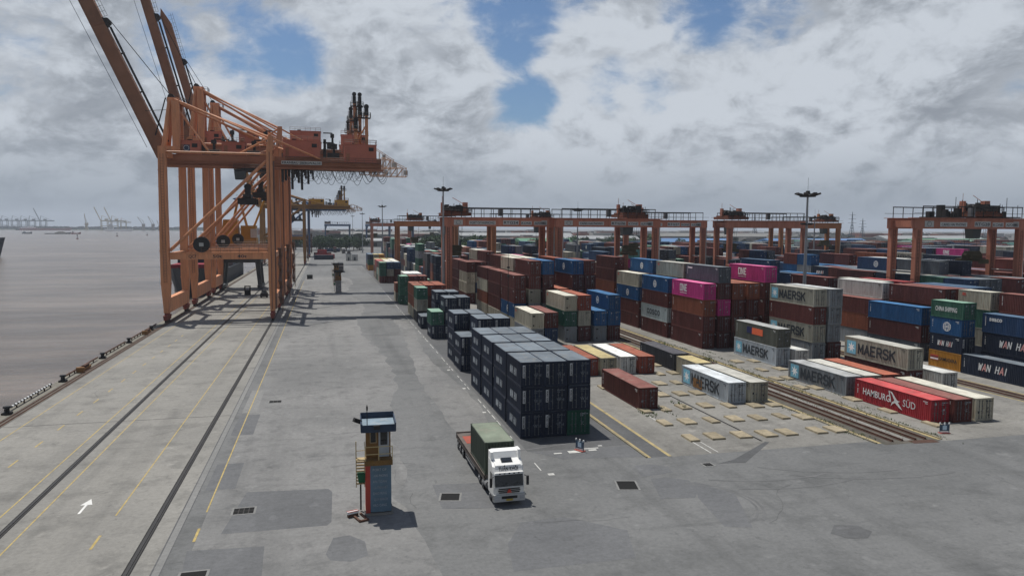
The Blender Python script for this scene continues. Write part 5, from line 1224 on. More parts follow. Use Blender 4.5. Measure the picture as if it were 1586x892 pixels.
    for s in (-1, 1):
        b = MB(); b.box(s*A-.42 if s > 0 else -A+.06, s*A-.06 if s > 0 else -A+.42, -.185, -.15, .52, .78); b.build('headlight', LAMP, bp)
    b = MB(); b.box(-.62,.62,-.165,-.13,.60,.80); b.build('intake', BLACK, bp)
    b = MB(); b.box(-.26,.26,-.18,-.14,.44,.58); b.build('number_plate', mat('plate_yellow', (.45,.33,.05), .6), bp)
    for s in (-1, 1):
        b = MB(); b.box(s*(A+.24)-.09, s*(A+.24)+.09, -.12, .02, 1.55, 2.25); b.tube((s*A,.1,2.3),(s*(A+.24),-.05,2.2),.03,.03,5); b.build('mirror', BLACK, c)
        b = MB(); b.box(s*A-.012 if s > 0 else s*A-.012, s*A+.012, .45, 1.25, 1.6, 2.4); b.build('side_window', GLASS, c)
        b = MB(); b.box(s*A-.03, s*A+.03, .5, 1.2, .45, .62); b.build('step', CHAS, c)
    b = MB(); b.box(-.5,.5,.3,16.,.65,.95); b.box(-A,A,1.9,2.4,.7,1.0); b.build('chassis', CHAS, t)
    for y in (1.35, 4.1, 5.4):
        for s in (-1, 1): wheel(t, s*1.02, y, .52, .34, s)
    for y in (12.6, 13.9, 15.1):
        for s in (-1, 1): wheel(t, s*1.02, y, .50, .40, s)
    b = MB(); b.box(-1.25,1.25,3.3,15.9,1.12,1.38); b.box(-1.25,-1.19,3.3,15.9,.95,1.40); b.box(1.19,1.25,3.3,15.9,.95,1.40); b.box(-1.25,1.25,15.8,15.95,.9,1.5); b.build('trailer_deck', mat('deck_grey', (.10,.085,.075), .85, 0, .35, 1.), t)
    b = MB(); b.box(-.9,.7,12.2,14.6,1.385,1.40); b.build('deck_patch', TRED, t)
    b = MB(); 
    for z in (.55, .85): b.box(-1.24,-1.2,7.2,11.2,z-.06,z+.06); b.box(1.2,1.24,7.2,11.2,z-.06,z+.06)
    for y in (7.3, 9.2, 11.1): b.box(-1.24,-1.2,y,y+.08,.45,1.15); b.box(1.2,1.24,y,y+.08,.45,1.15)
    b.build('side_guard', STEEL, t)
    b = MB(); b.tube((-.95,2.7,.75),(-.95,3.9,.75),.33,.33,12); b.tube((.95,2.7,.75),(.95,3.5,.75),.33,.33,12); b.build('fuel_tank', STEEL, t)
    return t
truck()
tc_ = container(13.33-CW/2, 57.0, 1.42, L20, HC-.25, 'army*!', 'army green container with a faded roof carried on the truck trailer', 1)
# yard trucks farther off
def far_truck(label, x, y, key, rz=0):
    t = thing('container_truck', label, 'truck', (x, y, 0), rz, 'trucks far down the road')
    b = MB(); b.frust((-1.2,1.2,0,2.2,.7),(-1.2,1.2,.15,2.2,3.1)); c = b.build('cab', mat('cab_dull', (.10,.09,.09), .6), t); b = MB(); b.box(-1.05,1.05,-.03,.08,1.8,2.6); b.build('windscreen', GLASS, c)
    b = MB(); b.box(-1.2,1.2,2.4,14.6,1.0,1.35); b.build('trailer_deck', CHAS, t)
    for yy in (1.2,4.,5.2,12.,13.2):
        b = MB(); b.tube((-1.2,yy,.5),(1.2,yy,.5),.5,.5,12); b.build('axle_wheels', RUBBER, t)
    b = MB(); b.box(-1.2,1.2,2.6,14.6,1.4,4.2); b.build('cargo_box', cmat(key), t)
    return t
far_truck('dark truck with a box just right of the distant checkers tower', 6.0, 352., 'char')
far_truck('maroon loaded truck far down the road between the lanes', 6.0, 620., 'dmaroon')
far_truck('pale truck parked far down the road at the lane end', 15.5, 560., 'grey')
far_truck('second pale truck parked near the far lane end', 12.5, 600., 'white')
# crate on the quay, small vehicles at the crane feet, portable cabins
t = thing('steel_crate', 'low dark steel crate alone on the quay road', 'crate', (-7.1, 310.6, 0)); b = MB(); b.box(-1.1,1.1,-.8,.8,0,1.7); b.build('box', mat('crate_dark', (.04,.045,.045), .8), t)
b = MB()
for q in range(5): b.box(-1.12+q*.5,-1.02+q*.5,-.84,-.80,0,1.75)
b.build('rib', IRON, t)
t = thing('spreader_frame', 'black upright frame standing between the crane rails', 'frame', (-24.2, 240.5, 0)); b = MB(); b.box(-.9,-.6,-.4,.4,0,2.9); b.box(.6,.9,-.4,.4,0,2.9); b.box(-.9,.9,-.4,.4,2.6,2.9); b.box(-.9,.9,-.4,.4,0,1.6); b.build('frame', BLACK, t)
t = thing('tow_tractor', 'small dark tractor parked by the landside crane leg', 'tractor', (-18.6, 231.5, 0)); b = MB(); b.frust((-1.1,1.1,-1.5,1.5,.4),(-1.,1.,-1.3,1.2,1.4)); b.build('body', BLACK, t); b = MB(); b.frust((-.8,.8,-.2,1.1,1.4),(-.7,.7,-.1,1.,2.2)); b.build('cab', GLASS, t)
for x in (-.8,.8):
    for y in (-.9,.9): b = MB(); b.tube((x-.15,y,.45),(x+.15,y,.45),.45,.45,12); b.build('wheel', RUBBER, t)
t = thing('maintenance_van', 'white van parked beside the landside crane leg', 'van', (-14.6, 232., 0)); b = MB(); b.prism([(-2.2,.4),(2.2,.4),(2.2,2.1),(-1.2,2.1),(-1.7,1.3),(-2.2,1.2)], 'yz', -.85, .85); b.build('body', WH, t); b = MB(); b.hexa([(-.75,-1.75,1.35),(.75,-1.75,1.35),(.75,-1.7,1.35),(-.75,-1.7,1.35),(-.7,-1.28,2.0),(.7,-1.28,2.0),(.7,-1.2,2.0),(-.7,-1.2,2.0)]); b.build('windscreen', GLASS, t)
for x in (-.75,.75):
    for y in (-1.4,1.4): b = MB(); b.tube((x-.12,y,.34),(x+.12,y,.34),.34,.34,12); b.build('wheel', RUBBER, t)
for i, (x, y, lab) in enumerate(((12.8, 470., 'pale portable cabin at the head of the far roadside block'), (16.6, 470.5, 'second pale portable cabin next to the roadside block'))):
    t = thing('portable_cabin', lab, 'cabin', (x, y, 0), 0, 'portable cabins at the lane head'); b = MB(); b.box(-1.7,1.7,-1.5,1.5,.2,4.2 if i == 0 else 3.6); b.build('body', LGR, t); b = MB(); b.box(-.5,.4,-1.54,-1.5,.3,2.4); b.build('door', GRC, t); b = MB(); b.box(-1.8,1.8,-1.6,1.6,4.2 if i == 0 else 3.6,4.4 if i == 0 else 3.8); b.build('roof', BLR, t)
# containers and hatch covers laid across the far road
def cross(label, x, y, z, key, L=L40, h=HC): return container(x, y, z, L, h, key+'*!', label, 2, rad(-90))
cross('dark violet container lying crosswise on the far road', -8.4, 492., 0, 'navy')
cross('crimson container lying crosswise behind the dark violet one', -7.5, 510., 0, 'crimson'); cross('red container on top of the crosswise crimson one', -6.5, 510., 2.95, 'red', L20)
cross('maroon container lying crosswise at the end of the road', -9.5, 545., 0, 'dmaroon'); cross('blue container lying crosswise far at the road end', -2., 640., 0, 'dblue')

# ------------------------------------------------------------------ concrete support pads, barriers, drains
PADM = mat('pad_concrete', (.265,.225,.155), .9, 0, .3, 1.2, (.11,.095,.07), .7); pad0 = None
PADS = [(35.7,67.0),(38.4,67.1),(41.4,66.9),(44.2,66.7),(46.6,66.7),(35.7,73.0),(38.4,73.0),(41.3,72.9),(44.2,72.9),(47.0,72.7),(50.0,72.7),(38.4,78.8),(41.1,79.2),(44.1,79.3),(46.8,78.6),(50.0,78.0),(52.4,78.0),(41.4,85.8),(44.1,85.8),(46.4,85.7),
        (44.2,92.2),(46.7,92.2),(47.1,98.4),(49.4,98.6),(49.6,104.9),(63.8,105.),(66.7,104.8),(63.7,97.8),(66.9,97.9),(50.2,66.6),(52.3,71.9),(52.4,66.5),(63.7,85.0),(64.0,78.2),(63.9,72.1),(64.5,65.9),(61.9,85.7),(35.9,78.6),(35.9,91.5),(38.2,91.5),(38.2,85.5),(61.9,91.5),(63.9,91.5)]
pr_ = random.Random(8); RW = ['frontmost', 'second', 'third', 'fourth', 'fifth', 'sixth', 'seventh', 'farthest']
ys_ = [66.8, 72.8, 78.7, 85.6, 91.9, 98.3, 105]
def hidden_pad(x, y):
    return any(q[0]-.2 < x < q[2]-.3 and q[1]-.4 < y < q[3]+.2 for q in PADFP)
PADFP = [(r[0], r[1], r[0]+CW, r[1]+r[3]) for r in RECS if r[2] < .5]
for x, y in PADS:
    ri = min(range(7), key=lambda k: abs(ys_[k]-y)); ci = sum(1 for (a, c) in PADS if abs(c-y) < 2.5 and a < x and (a < 54) == (x < 54))
    lab = f"tan concrete support pad, {ORD[ci]} from left in the {RW[ri]} row " + ('between strip and tracks' if x < 54 else 'beyond the tracks')
    t = thing('support_pad', lab, 'support pad', (x, y, 0), rad(pr_.uniform(-2, 2)), 'concrete pads for standing containers on')
    if pad0 is None:
        pm = []
        for v in range(3):
            b = MB(); w = .74-.1*v; b.frust((-w,w,-1.15,1.15,0),(-w+.03,w-.03,-1.12,1.12,.19)); pm.append(b.mesh('slab', [PADM]))
        pad0 = pm
    link('slab', pad0[pr_.choice((0,0,1,2))], t)
def barrier(label, x, y, rz):
    t = thing('barrier_board', label, 'barrier board', (x, y, 0), rz, 'barrier boards at the lane ends')
    b = MB(); b.box(-.55,.55,-.25,.25,0,.09); b.build('base', mat('barrier_red', (.36,.10,.08), .7, 0, .2, 2.), t)
    for px in (-.48, .48):
        b = MB(); b.tube((px,0,.09),(px,0,1.0),.045,.045,8); b.build('post', mat('barrier_navy', (.05,.08,.12), .6), t)
    for px in (-.48, 0, .48):
        b = MB(); b.tube((px,0,1.0 if px else .9),(px,0,1.16),.085,.07,8); b.build('cap', WHITEP, t)
    b = MB(); b.box(-.46,.46,-.03,.03,.26,.95); p = b.build('board', mat('barrier_navy', (.05,.08,.12), .6), t)
    b = MB(); b.box(-.22,.22,-.045,-.03,.38,.84); b.build('notice', mat('notice_blue', (.45,.58,.68), .6), p)
    b = MB(); b.box(-.5,.5,-.035,.035,.12,.22); b.build('rail', WHITEP, t)
barrier('slim navy barrier board on the road in front of the navy block', 23.3, 65.7, rad(-62))
barrier('navy barrier board with pale notice beside the bright red container', 62.9, 62.8, rad(-14))
def drain(label, x, y, w, d, n, rz=0):
    t = thing('drain_grate', label, 'drain', (x, y, 0), rz, 'drain grates in the asphalt')
    b = MB(); b.quad((-w/2,-d/2,.0145),(w/2,-d/2,.0145),(w/2,d/2,.0145),(-w/2,d/2,.0145)); b.build('pit', mat('pit_black', (.008,.008,.008), .95), t)
    b = MB(); e = .16
    for (a, c, f, g) in ((-w/2-e,w/2+e,-d/2-e,-d/2),(-w/2-e,w/2+e,d/2,d/2+e),(-w/2-e,-w/2,-d/2,d/2),(w/2,w/2+e,-d/2,d/2)): b.box(a,c,f,g,-.02,.022)
    b.build('frame', LPATCH, t)
    b = MB()
    for q in range(1, n): y_ = -d/2+d*q/n; 
    if w >= d:
        for q in range(1, n): b.box(-w/2+w*q/n-.04, -w/2+w*q/n+.04, -d/2, d/2, .012, .024)
        b.box(-w/2,w/2,-.03,.03,.013,.025)
    b.build('grate', IRON, t)
drain('drain grate between the tower and the truck', 9.2, 56.5, 1.45, 1.5, 4, rad(-13)); drain('drain grate on the dark patch left of the tower', -6.4, 57.2, 1.45, 1.2, 4, 0)
drain('drain grate in the open asphalt right of the truck', 24., 55.75, 1.55, 2.0, 4, rad(-13)); drain('small drain grate between crane rail and road, by the dark repair', -6.45, 93., 1.4, 1.1, 3)
drain('small drain grate at the end of the wet channel', 33.3, 59.1, .8, .8, 3); drain('drain pit at the lower left beside the landside rail', -8.3, 46.6, 1.5, 1.9, 2)
# quay edge: bollards, kerb pipes, fender lump
BOL = [(-35.45,93.3),(-35.4,111.4),(-35.4,129.8),(-35.4,146.1),(-35.2,163.)]
for k, (x, y) in enumerate(BOL):
    t = thing('bollard', f"black mooring bollard on the quay edge, {ORD[k]} one counting away from the camera", 'bollard', (x, y, 0), 0, 'mooring bollards along the quay edge')
    b = MB(); b.box(-.45,.45,-.45,.45,0,.25); b.build('plate', IRON, t); b = MB(); b.tube((0,0,.25),(0,0,.75),.28,.24,12); b.tube((0,0,.75),(0,0,.95),.42,.36,12); b.tube((0,-.5,.62),(0,.5,.62),.12,.12,8); b.build('head', BLACK, t)
STR = mat('kerb_stripe_dark', (.05,.05,.05), .8)
for k, (y0, y1) in enumerate(((94.6,108.),(113.,128.3),(131.2,145.),(147.4,157.),(160.,170.))):
    t = thing('kerb_pipe', ('black and white striped kerb pipe on the quay edge nearest the camera' if k == 0 else f"rusty kerb pipe on the quay edge beyond the {ORD[k]} bollard"), 'kerb pipe', (-35.75, y0, 0), 0, 'kerb pipes along the quay edge')
    L_ = y1-y0; b = MB(); b.tube((0,0,.42),(0,L_,.42),.13,.13,8); b.build('pipe', RUSTM if k else WHITEP, t)
    b = MB()
    for q in range(int(L_/2.2)+1): b.tube((0,min(L_,q*2.2),0),(0,min(L_,q*2.2),.4),.09,.09,6)
    b.build('post', RUSTM, t)
    if k == 0:
        for q in range(15): b = MB(); b.tube((0,.35+q*.9,.42),(0,.8+q*.9,.42),.14,.14,8); b.build('stripe', STR, t)
for lab, x, y in (('rusty yellow crane stop bracket lying on the waterside rail', -35.1, 119.8), ('rusty bracket on the quay edge close to the first crane leg', -35.0, 158.5)):
    t = thing('rail_bracket', lab, 'bracket', (x, y, 0), 0, 'brackets on the waterside rail')
    b = MB(); b.box(-.25,.25,-2.2,2.2,.1,.45); b.box(-.5,.5,-2.3,-1.8,.1,.8); b.build('arm', mat('bracket_ochre', (.26,.14,.06), .8, 0, .3, 1.), t); b = MB(); b.box(-.2,.2,-.5,1.5,.45,.8); b.build('lug', RUSTM, t)
# wall of the quay edge strip
lines('quay_edge_strip', [(X0,-35.0,-60,620)], mat('edge_concrete', (.17,.16,.135), .9, 0, .3, .4, (.08,.075,.06), .5, world=True), .0045)

# ------------------------------------------------------------------ ships and boats
HULL = mat('hull_black', (.018,.022,.03), .6, 0, .2, .1); HULLR = mat('hull_red', (.20,.035,.03), .7)
def hull(b, L, Bm, H, flare=1.1):   # bow at y=0, stern at y=L
    st = [(0,.03),(.06,.45),(.16,.82),(.3,1.),(.9,1.),(1.,.8)]; i = len(b.v)
    for u, w in st:
        y = u*L; wb_ = w*Bm/2
        b.v += [(-wb_*.72 if u < .2 else -wb_, y+(L*.035 if u == 0 else 0), 0), (-wb_*flare if u < .3 else -wb_, y, H+(2.5*(1-u/.3) if u < .3 else 0)), (wb_*flare if u < .3 else wb_, y, H+(2.5*(1-u/.3) if u < .3 else 0)), (wb_*.72 if u < .2 else wb_, y+(L*.035 if u == 0 else 0), 0)]
    for k in range(len(st)-1):
        a = i+4*k; c = a+4
        for p, q in ((0,1),(1,2),(2,3),(3,0)): b.f.append((a+p,a+q,c+q,c+p)); b.m.append(0)
    b.f.append((i,i+1,i+2,i+3)); b.f.append((i+4*len(st)-1,i+4*len(st)-2,i+4*len(st)-3,i+4*len(st)-4)); b.m += [0,0]
def cargo_ship(label, x, y, L, Bm, H, rz=0, boxes=True):
    t = thing('cargo_ship', label, 'ship', (x, y, -3.3), rz)
    b = MB(); hull(b, L, Bm, H); b.build('hull', HULL, t)
    b = MB(); b.box(-Bm*.38,Bm*.38,L*.86,L*.96,H,H+14); b.box(-Bm*.5,Bm*.5,L*.87,L*.92,H+11,H+13.6); sp = b.build('superstructure', WHITEP, t)
    b = MB(); b.box(-Bm*.36,Bm*.36,L*.855,L*.862,H+11.6,H+12.8); b.build('bridge_window', GLASS, sp)
    b = MB(); b.tube((0,L*.05,H+2),(0,L*.05,H+11),.25,.2,8); b.build('foremast', WHITEP, t)
    if boxes:
        rr = random.Random(int(L)); keys = ('maroon','navy','dmaroon','green','grey','blue','crimson'); 
        for q in range(6): b = MB(); b.box(-Bm*.42,Bm*.42,L*.18+q*13,L*.18+q*13+12.2,H,H+rr.choice((2.6,2.6,5.2))); b.build('deck_cargo', cmat(rr.choice(keys)), t)
    return t
cargo_ship('dark cargo ship moored behind the orange crane legs', -47.5, 268., 110, 18, 8.0)
cargo_ship('dark ship bow entering at the left edge of the river', -237., 636., 120, 20, 12.5, rad(84), False)
WF = mat('boat_white', (.6,.6,.6), .6)
def boat(label, x, y, L, Bm, H, m, cab=1., pile=None, rz=0., name='boat', cat='boat'):
    t = thing(name, label, cat, (x, y, -3.3), rz); b = MB(); hull(b, L, Bm, H, 1.); b.build('hull', m, t)
    if cab: b = MB(); b.box(-Bm*.3,Bm*.3,L*.72,L*.92,H,H+3.5*cab); b.box(-Bm*.2,Bm*.2,L*.75,L*.86,H+3.5*cab,H+5.5*cab); b.build('wheelhouse', WF if m is not WF else LGR, t)
    if pile: b = MB(); b.frust((-Bm*.4,Bm*.4,L*.15,L*.65,H),(-Bm*.1,Bm*.1,L*.3,L*.5,H+pile)); b.build('sand_heap', SOIL, t)
boat('small dark boat alone on the river at far left', -790., 2300., 26, 8, 3., HULL, .8, None, rad(80))
boat('low barge with a dark heap pushed along the river', -676., 2240., 62, 14, 2.2, HULL, 0, 4.5, rad(92), 'river_barge', 'barge')
boat('pusher tug behind the low river barge', -650., 2235., 24, 9, 3., HULLR, 1., None, rad(92), 'tug_boat', 'tug')
boat('white passenger boat near the far bank', -800., 3440., 110, 22, 8., WF, 4., None, rad(85), 'passenger_boat', 'boat')
boat('long dark barge lying along the far bank', -1200., 3700., 130, 24, 7., HULL, 1., None, rad(95), 'cargo_barge', 'barge')
boat('dull red ship along the far bank below the twin cranes', -1100., 3660., 200, 30, 9., HULLR, 1.5, None, rad(92), 'docked_ship', 'ship')
for lab, x, y in (('navigation buoy on the river, left one', -428., 1450.), ('navigation buoy on the river, right one near the bank', -432., 1990.), ('low navigation buoy beside the right one', -452., 1800.)):
    t = thing('river_buoy', lab, 'buoy', (x, y, -3.3), 0, 'buoys on the river'); b = MB(); b.tube((0,0,0),(0,0,1.6),2.,1.8,10); b.build('float', HULLR, t); b = MB(); b.tube((0,0,1.6),(0,0,7.),.5,.3,6); b.box(-.8,.8,-.8,.8,5.5,7.4); b.build('tower', IRON, t)
# far cranes across the river
FCB = mat('far_crane_grey_blue', (.06,.085,.11), .8, world=True); FCY = mat('far_crane_yellow', (.36,.27,.12), .8, world=True); FCD = mat('far_crane_dull', (.18,.14,.10), .8, world=True)
def far_sts(label, x, y, up_, m, s=1., back=1):
    t = thing('far_quay_crane', label, 'quay crane', (x, y, -1), rad(0), 'quay cranes across the river')
    for px in (-14, 14):
        for py in (-9, 9): b = MB(); b.beam((px*s,py*s,0),(px*s,py*s,46*s),2.6*s,2.6*s); b.build('leg', m, t)
    b = MB(); b.box(-16*s,52*s*back if back > 0 else 16*s,-3*s,3*s,42*s,47*s); b.box(-16*s,16*s,-10*s,-7*s,18*s,21*s); b.build('girder', m, t)
    b = MB(); b.box(2*s,16*s,-4*s,4*s,47*s,54*s); b.build('machinery_house', m, t)
    b = MB(); b.beam((-14*s,0,46*s),(-10*s,0,70*s),2*s,2*s); b.beam((-10*s,0,70*s),(40*s*max(back,.4),0,47*s),1.*s,1.*s); b.build('a_frame', m, t)
    b = MB()
    if up_: b.beam((-16*s,0,45*s),(-44*s,0,110*s),3.6*s,3.2*s)
    else: b.beam((-16*s,0,45*s),(-78*s,0,45*s),3.6*s,3.2*s)
    b.build('boom', m, t)
for i, (px, up_, lab) in enumerate(((-1545., True, 'grey-blue crane with raised boom at the far left bank'), (-1500, False, 'grey-blue crane with lowered boom right of the far left raised one'), (-1462, False, 'second grey-blue crane with lowered boom on the far bank'), (-1425, False, 'third grey-blue crane with lowered boom on the far bank'), (-1375., True, 'grey-blue crane with raised boom right of the far lowered ones'))):
    far_sts(lab, px, 4150., up_, FCB, .95)
far_sts('yellow crane with raised boom, left of the far pair', -1000., 3780., True, FCY, .95, .8); far_sts('yellow crane with raised boom, right of the far pair', -958., 3780., True, FCY, .95, .8); far_sts('yellow crane with lowered boom beside the far raised pair', -925., 3800., False, FCY, .8, .8)
def far_jib(label, x, y, m, s=1., ang=65):
    t = thing('far_jib_crane', label, 'jib crane', (x, y, -1), 0, 'jib cranes across the river')
    b = MB(); b.frust((-8*s,8*s,-8*s,8*s,0),(-4*s,4*s,-4*s,4*s,20*s)); b.build('portal', m, t); b = MB(); b.box(-6*s,8*s,-5*s,5*s,20*s,34*s); b.build('machinery_house', m, t)
    b = MB(); b.beam((-3*s,0,32*s),(-3*s-40*s*math.cos(rad(ang)),0,32*s+48*s*math.sin(rad(ang))),2.4*s,2.*s); b.beam((4*s,0,34*s),(-2*s,0,52*s),1.6*s,1.6*s); b.beam((-2*s,0,52*s),(-3*s-40*s*math.cos(rad(ang)),0,32*s+48*s*math.sin(rad(ang))),1.*s,1.*s); b.build('jib', m, t)
far_jib('single yellow jib crane on the far bank, left of the tall pair', -1096., 3850., FCY, .95, 84); far_jib('dull jib crane on the far bank right of the passenger boat', -787., 3560., FCD, .85, 52); far_jib('second dull jib crane close to the orange crane leg', -744., 3540., FCD, .85, 60); far_jib('third dull jib crane on the far bank by the orange leg', -722., 3560., FCD, .6, 70)

# ------------------------------------------------------------------ beyond the yard: trees, sheds, pylons
BARK = mat('bark', (.06,.045,.03), .9); LEAF = [mat('leaf_dark', (.022,.05,.018), .9, 0, .35, .4), mat('leaf_mid', (.04,.08,.025), .9, 0, .35, .4), mat('leaf_dull', (.035,.055,.028), .9, 0, .35, .4)]
def crown_mesh(seed, r_, h, n):
    rr = random.Random(seed); b = MB(); lobes = [(rr.uniform(-.6,.6)*r_, rr.uniform(-.6,.6)*r_, rr.uniform(.35,.8)*h, rr.uniform(.35,.6)*r_) for _ in range(8)]
    for _ in range(n):
        lx, ly, lz, lr = rr.choice(lobes); u = Vector((rr.gauss(0,1), rr.gauss(0,1), rr.gauss(0,.8))).normalized()*lr*(rr.random()**.35); c = Vector((lx,ly,lz))+u; s = rr.uniform(.35,.9)*r_*.14
        a = Vector((rr.gauss(0,1),rr.gauss(0,1),rr.gauss(0,1))).normalized(); q = a.orthogonal().normalized()*s; w = a.cross(q).normalized()*s*.8
        b.poly([c-q, c-w*.7, c+q, c+w*.9])
    return b
TREES = []
for s in range(5):
    crown = crown_mesh(s, 5.5, 11., 900).mesh('crown', [LEAF[s % 3]]); tb_ = MB(); tb_.tube((0,0,0),(.2,.1,5.),.35,.2,7); tb_.tube((.2,.1,4.6),(1.8,.6,7.5),.16,.07,5); tb_.tube((.2,.1,4.2),(-1.5,-.8,7.),.16,.07,5); TREES.append((crown, tb_.mesh('trunk', [BARK])))
rt_ = random.Random(12); TL = []
for k in range(38): TL.append((rt_.uniform(-60, 8) if k < 8 else rt_.uniform(-8, 30), rt_.uniform(650, 720), rt_.uniform(.9, 1.3), 'at the end of the quay road'))
for k in range(46): TL.append((rt_.uniform(66, 150), rt_.uniform(520, 640), rt_.uniform(.9, 1.4), 'behind the second lane gantries'))
for k in range(30): TL.append((rt_.uniform(170, 330), rt_.uniform(560, 760), rt_.uniform(.9, 1.4), 'beyond the middle of the yard'))
for k, (x, y, s, wh) in enumerate(TL):
    ph = ('low', 'tall', 'wide', 'thin', 'round')[k % 5]
    t = thing('tree', 'leafy green tree in the loose group ' + wh, 'tree', (x, y, 0), rt_.uniform(0, 6), 'trees ' + wh)
    c, tr = TREES[k % 5]; a = link('crown', c, t); link('trunk', tr, t); t.scale = (s*rt_.uniform(.9,1.5), s*rt_.uniform(.9,1.4), s*rt_.uniform(.8,1.1))
# far woods as one mass
fw_ = MB()
for _ in range(5200):
    az = rt_.uniform(-8, 52); d = rt_.uniform(900, 2600)**1.0; x = d*math.sin(rad(az)); y = d*math.cos(rad(az))
    if x < -20 and y < 3000: continue
    s = rt_.uniform(6, 14); h = rt_.uniform(6, 12)*(.8 + .3*math.sin(az*.9))
    pts = [(x-s,y,0),(x-s*.7,y,h*rt_.uniform(.5,1)),(x,y-s*.4,h),(x+s*.7,y,h*rt_.uniform(.5,1)),(x+s,y,0)]; fw_.poly(pts); fw_.poly([(x,y-s,0),(x,y-s*.6,h*.7),(x,y+s*.6,h*.8),(x,y+s,0)])
o = fw_.build('far_woods', mat('far_woods_leaf', (.03,.05,.025), .95, 0, .4, .03, world=True)); o['kind'] = 'stuff'
RWH = mat('shed_roof_white', (.26,.27,.275), .6, 0, .1, .05, world=True); RBL = mat('shed_roof_blue', (.08,.17,.33), .6, 0, .1, .05, world=True); RGR = mat('shed_roof_green', (.08,.20,.12), .6, 0, .1, .05, world=True); WALLM = mat('shed_wall', (.17,.17,.165), .8, 0, .15, .05, world=True)
rs = random.Random(31)
SH = [(-12, 790, 70, 9, RWH, 'long white-roofed shed at the end of the quay road'), (60, 800, 90, 9, RWH, 'white-roofed shed behind the trees at the road end'), (150, 760, 80, 10, RWH, 'white shed left of the middle trees'), (210, 700, 60, 11, RGR, 'green-roofed shed behind the middle gantries'), (300, 820, 110, 12, RWH, 'pale shed far behind the spreader gantry'), (330, 640, 80, 12, RBL, 'blue-roofed shed beyond the right light mast'),
      (430, 560, 90, 10, RWH, 'pale shed right of the right light mast'), (470, 640, 120, 12, RBL, 'long blue-roofed shed behind the biggest gantry'), (560, 560, 110, 11, RWH, 'long pale shed behind the biggest gantry'), (640, 640, 130, 12, RGR, 'green-roofed shed at the far right'), (250, 980, 160, 14, RWH, 'wide pale shed on the far horizon'), (520, 900, 180, 15, WALLM, 'wide grey shed on the right horizon'), (90, 1100, 140, 14, WALLM, 'grey shed on the horizon left of the middle'), (720, 760, 140, 14, RWH, 'wide pale shed at the right edge of the horizon')]
for x, y, w, h, m, lab in SH:
    t = thing('warehouse', lab, 'warehouse', (x, y, 0), rad(rs.uniform(-12, 12)), 'sheds beyond the yard')
    b = MB(); b.box(-w/2,w/2,-14,14,0,h*.7); b.build('wall', WALLM, t); b = MB(); b.prism([(-15,h*.68),(15,h*.68),(15,h*.72),(0,h),(-15,h*.72)], 'yz', -w/2-1, w/2+1); b.build('roof', m, t)
    b = MB()
    for q in range(int(w/14)): b.box(-w/2+4+q*14,-w/2+10+q*14,-14.1,-13.98,.2,h*.5)
    b.build('doors', IRON, t)
# far town: low pale buildings, one by one, seen only as specks
TW = [mat('town_pale', (.36,.35,.33), .8, world=True), mat('town_dull', (.22,.21,.20), .8, world=True), mat('town_red', (.22,.10,.08), .8, world=True)]
far = MB()
for _ in range(420):
    az = rs.uniform(-5, 52); d = rs.uniform(900, 2400); x = d*math.sin(rad(az)); y = d*math.cos(rad(az)); w = rs.uniform(6, 22); h = rs.uniform(5, 15); far.box(x-w,x+w,y-8,y+8,0,h,rs.randrange(3))
o = far.build('far_town', TW); o['kind'] = 'stuff'
for x, y, h, lab in ((568, 900, 43, 'electricity pylon left of the right light mast'), (643.5, 900, 42, 'electricity pylon just left of the mast with a ring'), (723, 900, 46, 'electricity pylon right of the mast with a ring'), (790, 960, 38, 'smallest electricity pylon at right of the three'), (960, 900, 50, 'electricity pylon above the biggest gantry')):
    t = thing('electricity_pylon', lab, 'pylon', (x, y, 0), 0, 'electricity pylons on the horizon')
    b = MB()
    for sx in (-1, 1):
        for sy in (-1, 1): b.beam((sx*4,sy*4,0),(sx*.8,sy*.8,h*.62),.35); b.beam((sx*.8,sy*.8,h*.62),(0,0,h),.3)
    for q in range(7):
        z = h*.62*q/7; w0 = 4-3.2*q/7; z1 = h*.62*(q+1)/7; w1 = 4-3.2*(q+1)/7
        for s in (-1, 1): b.beam((-w0,s*w0,z),(w1,s*w1,z1),.22); b.beam((w0,s*w0,z),(-w1,s*w1,z1),.22)
    b.build('tower', FCB, t)
    b = MB()
    for z, w in ((h*.66,7),(h*.78,6),(h*.90,5)): b.beam((-w,0,z),(w,0,z),.35)
    b.build('crossarm', FCB, t)
# rubble and shrubs between the tracks far back

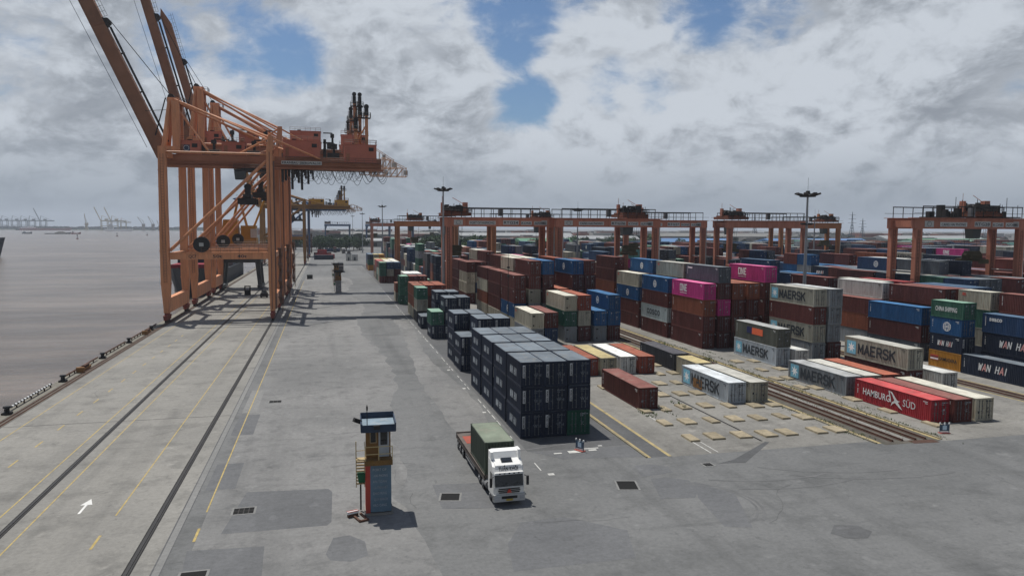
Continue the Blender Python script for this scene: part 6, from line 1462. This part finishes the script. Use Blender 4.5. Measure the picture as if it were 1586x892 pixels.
# records built one by one: the ones that show largest
SHOWN = [0, 1, 2, 3, 4, 5, 6, 7, 8, 9, 10, 11, 14, 17, 18, 19, 20, 23, 26, 27, 28, 29, 32, 35, 36, 37, 40, 43, 44, 45, 46, 49, 52, 53, 54, 55, 56, 59, 60, 63, 66, 67, 68, 69, 70, 71, 72,
75, 78, 79, 80, 81, 84, 87, 100, 102, 103, 106, 179, 180, 181, 182, 183, 184, 185, 186, 187, 188, 189, 190, 191, 192, 193, 194, 195, 196, 197, 198, 199, 200, 201, 202, 203, 204,
205, 206, 207, 208, 209, 210, 211, 212, 213, 214, 217, 218, 219, 224, 229, 232, 233, 234, 250, 251, 252, 257, 261, 262, 263, 264, 265, 266, 268, 269, 270, 274, 279, 284, 286, 287,
292, 293, 294, 298, 303, 304, 305, 306, 307, 308, 309, 310, 311, 312, 313, 314, 315, 316, 317, 318, 319, 320, 321, 322, 323, 324, 325, 326, 327, 328, 329, 330, 331, 332, 333, 334,
335, 337, 338, 339, 341, 342, 343, 344, 345, 346, 347, 348, 353, 354, 355, 356, 357, 362, 365, 366, 367, 384, 385, 386, 387, 388, 389, 390, 391, 395, 397, 398, 399, 400, 401, 402,
403, 404, 405, 408, 409, 413, 417, 421, 425, 429, 433, 437, 441, 552, 553, 554, 616, 617, 626, 974, 1071, 1076, 1085, 1161, 1236, 1245, 1282, 1398, 1402, 1477, 1478, 1483, 1488,
1493, 1498, 1511, 1534, 1618, 1623, 1651, 1679, 1697, 1707, 1935, 1939, 1943, 1951, 1959, 1975, 1979, 1984, 1993, 2001, 2010, 2026, 2030, 2066, 2067, 2071, 2072, 2099, 2104, 2130,
2134, 2155, 2160, 2165, 2201, 2205, 2210, 2223, 2228, 2233, 2238, 2243, 2353, 2369, 2693, 2698, 2738, 2769, 2774, 2797, 2813, 2844, 2950, 2972, 3423, 3444, 3641, 3660, 3936, 3969,
3990, 4006, 4066, 4079, 4454, 4585, 4639, 4852, 4857, 4912, 5694]

# ------------------------------------------------------------------ build the containers
def build_containers():
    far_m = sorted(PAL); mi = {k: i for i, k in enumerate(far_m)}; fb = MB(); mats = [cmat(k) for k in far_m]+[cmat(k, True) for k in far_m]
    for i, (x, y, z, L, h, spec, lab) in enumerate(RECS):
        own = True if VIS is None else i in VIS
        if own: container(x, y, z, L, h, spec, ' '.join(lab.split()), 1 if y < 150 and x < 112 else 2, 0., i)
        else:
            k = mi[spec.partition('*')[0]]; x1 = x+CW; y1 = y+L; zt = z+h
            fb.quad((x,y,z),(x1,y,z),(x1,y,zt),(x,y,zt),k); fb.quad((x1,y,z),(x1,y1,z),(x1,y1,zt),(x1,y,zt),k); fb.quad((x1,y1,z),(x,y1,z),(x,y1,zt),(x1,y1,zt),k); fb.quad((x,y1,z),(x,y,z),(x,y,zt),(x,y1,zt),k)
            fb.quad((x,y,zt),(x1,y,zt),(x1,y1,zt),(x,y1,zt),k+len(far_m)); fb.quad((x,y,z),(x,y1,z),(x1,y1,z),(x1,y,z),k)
            for q in (.27, .73): fb.box(x+CW*q-.03, x+CW*q+.03, y-.04, y, z+.1, zt-.1, mi['grey'] if (i % 3) else k)
            fb.box(x+CW*.5-.02, x+CW*.5+.02, y-.02, y, z+.1, zt-.1, mi['char'])
    o = fb.build('far_containers', mats); o['kind'] = 'stuff'
VIS = set(SHOWN) if SHOWN else None
build_containers()
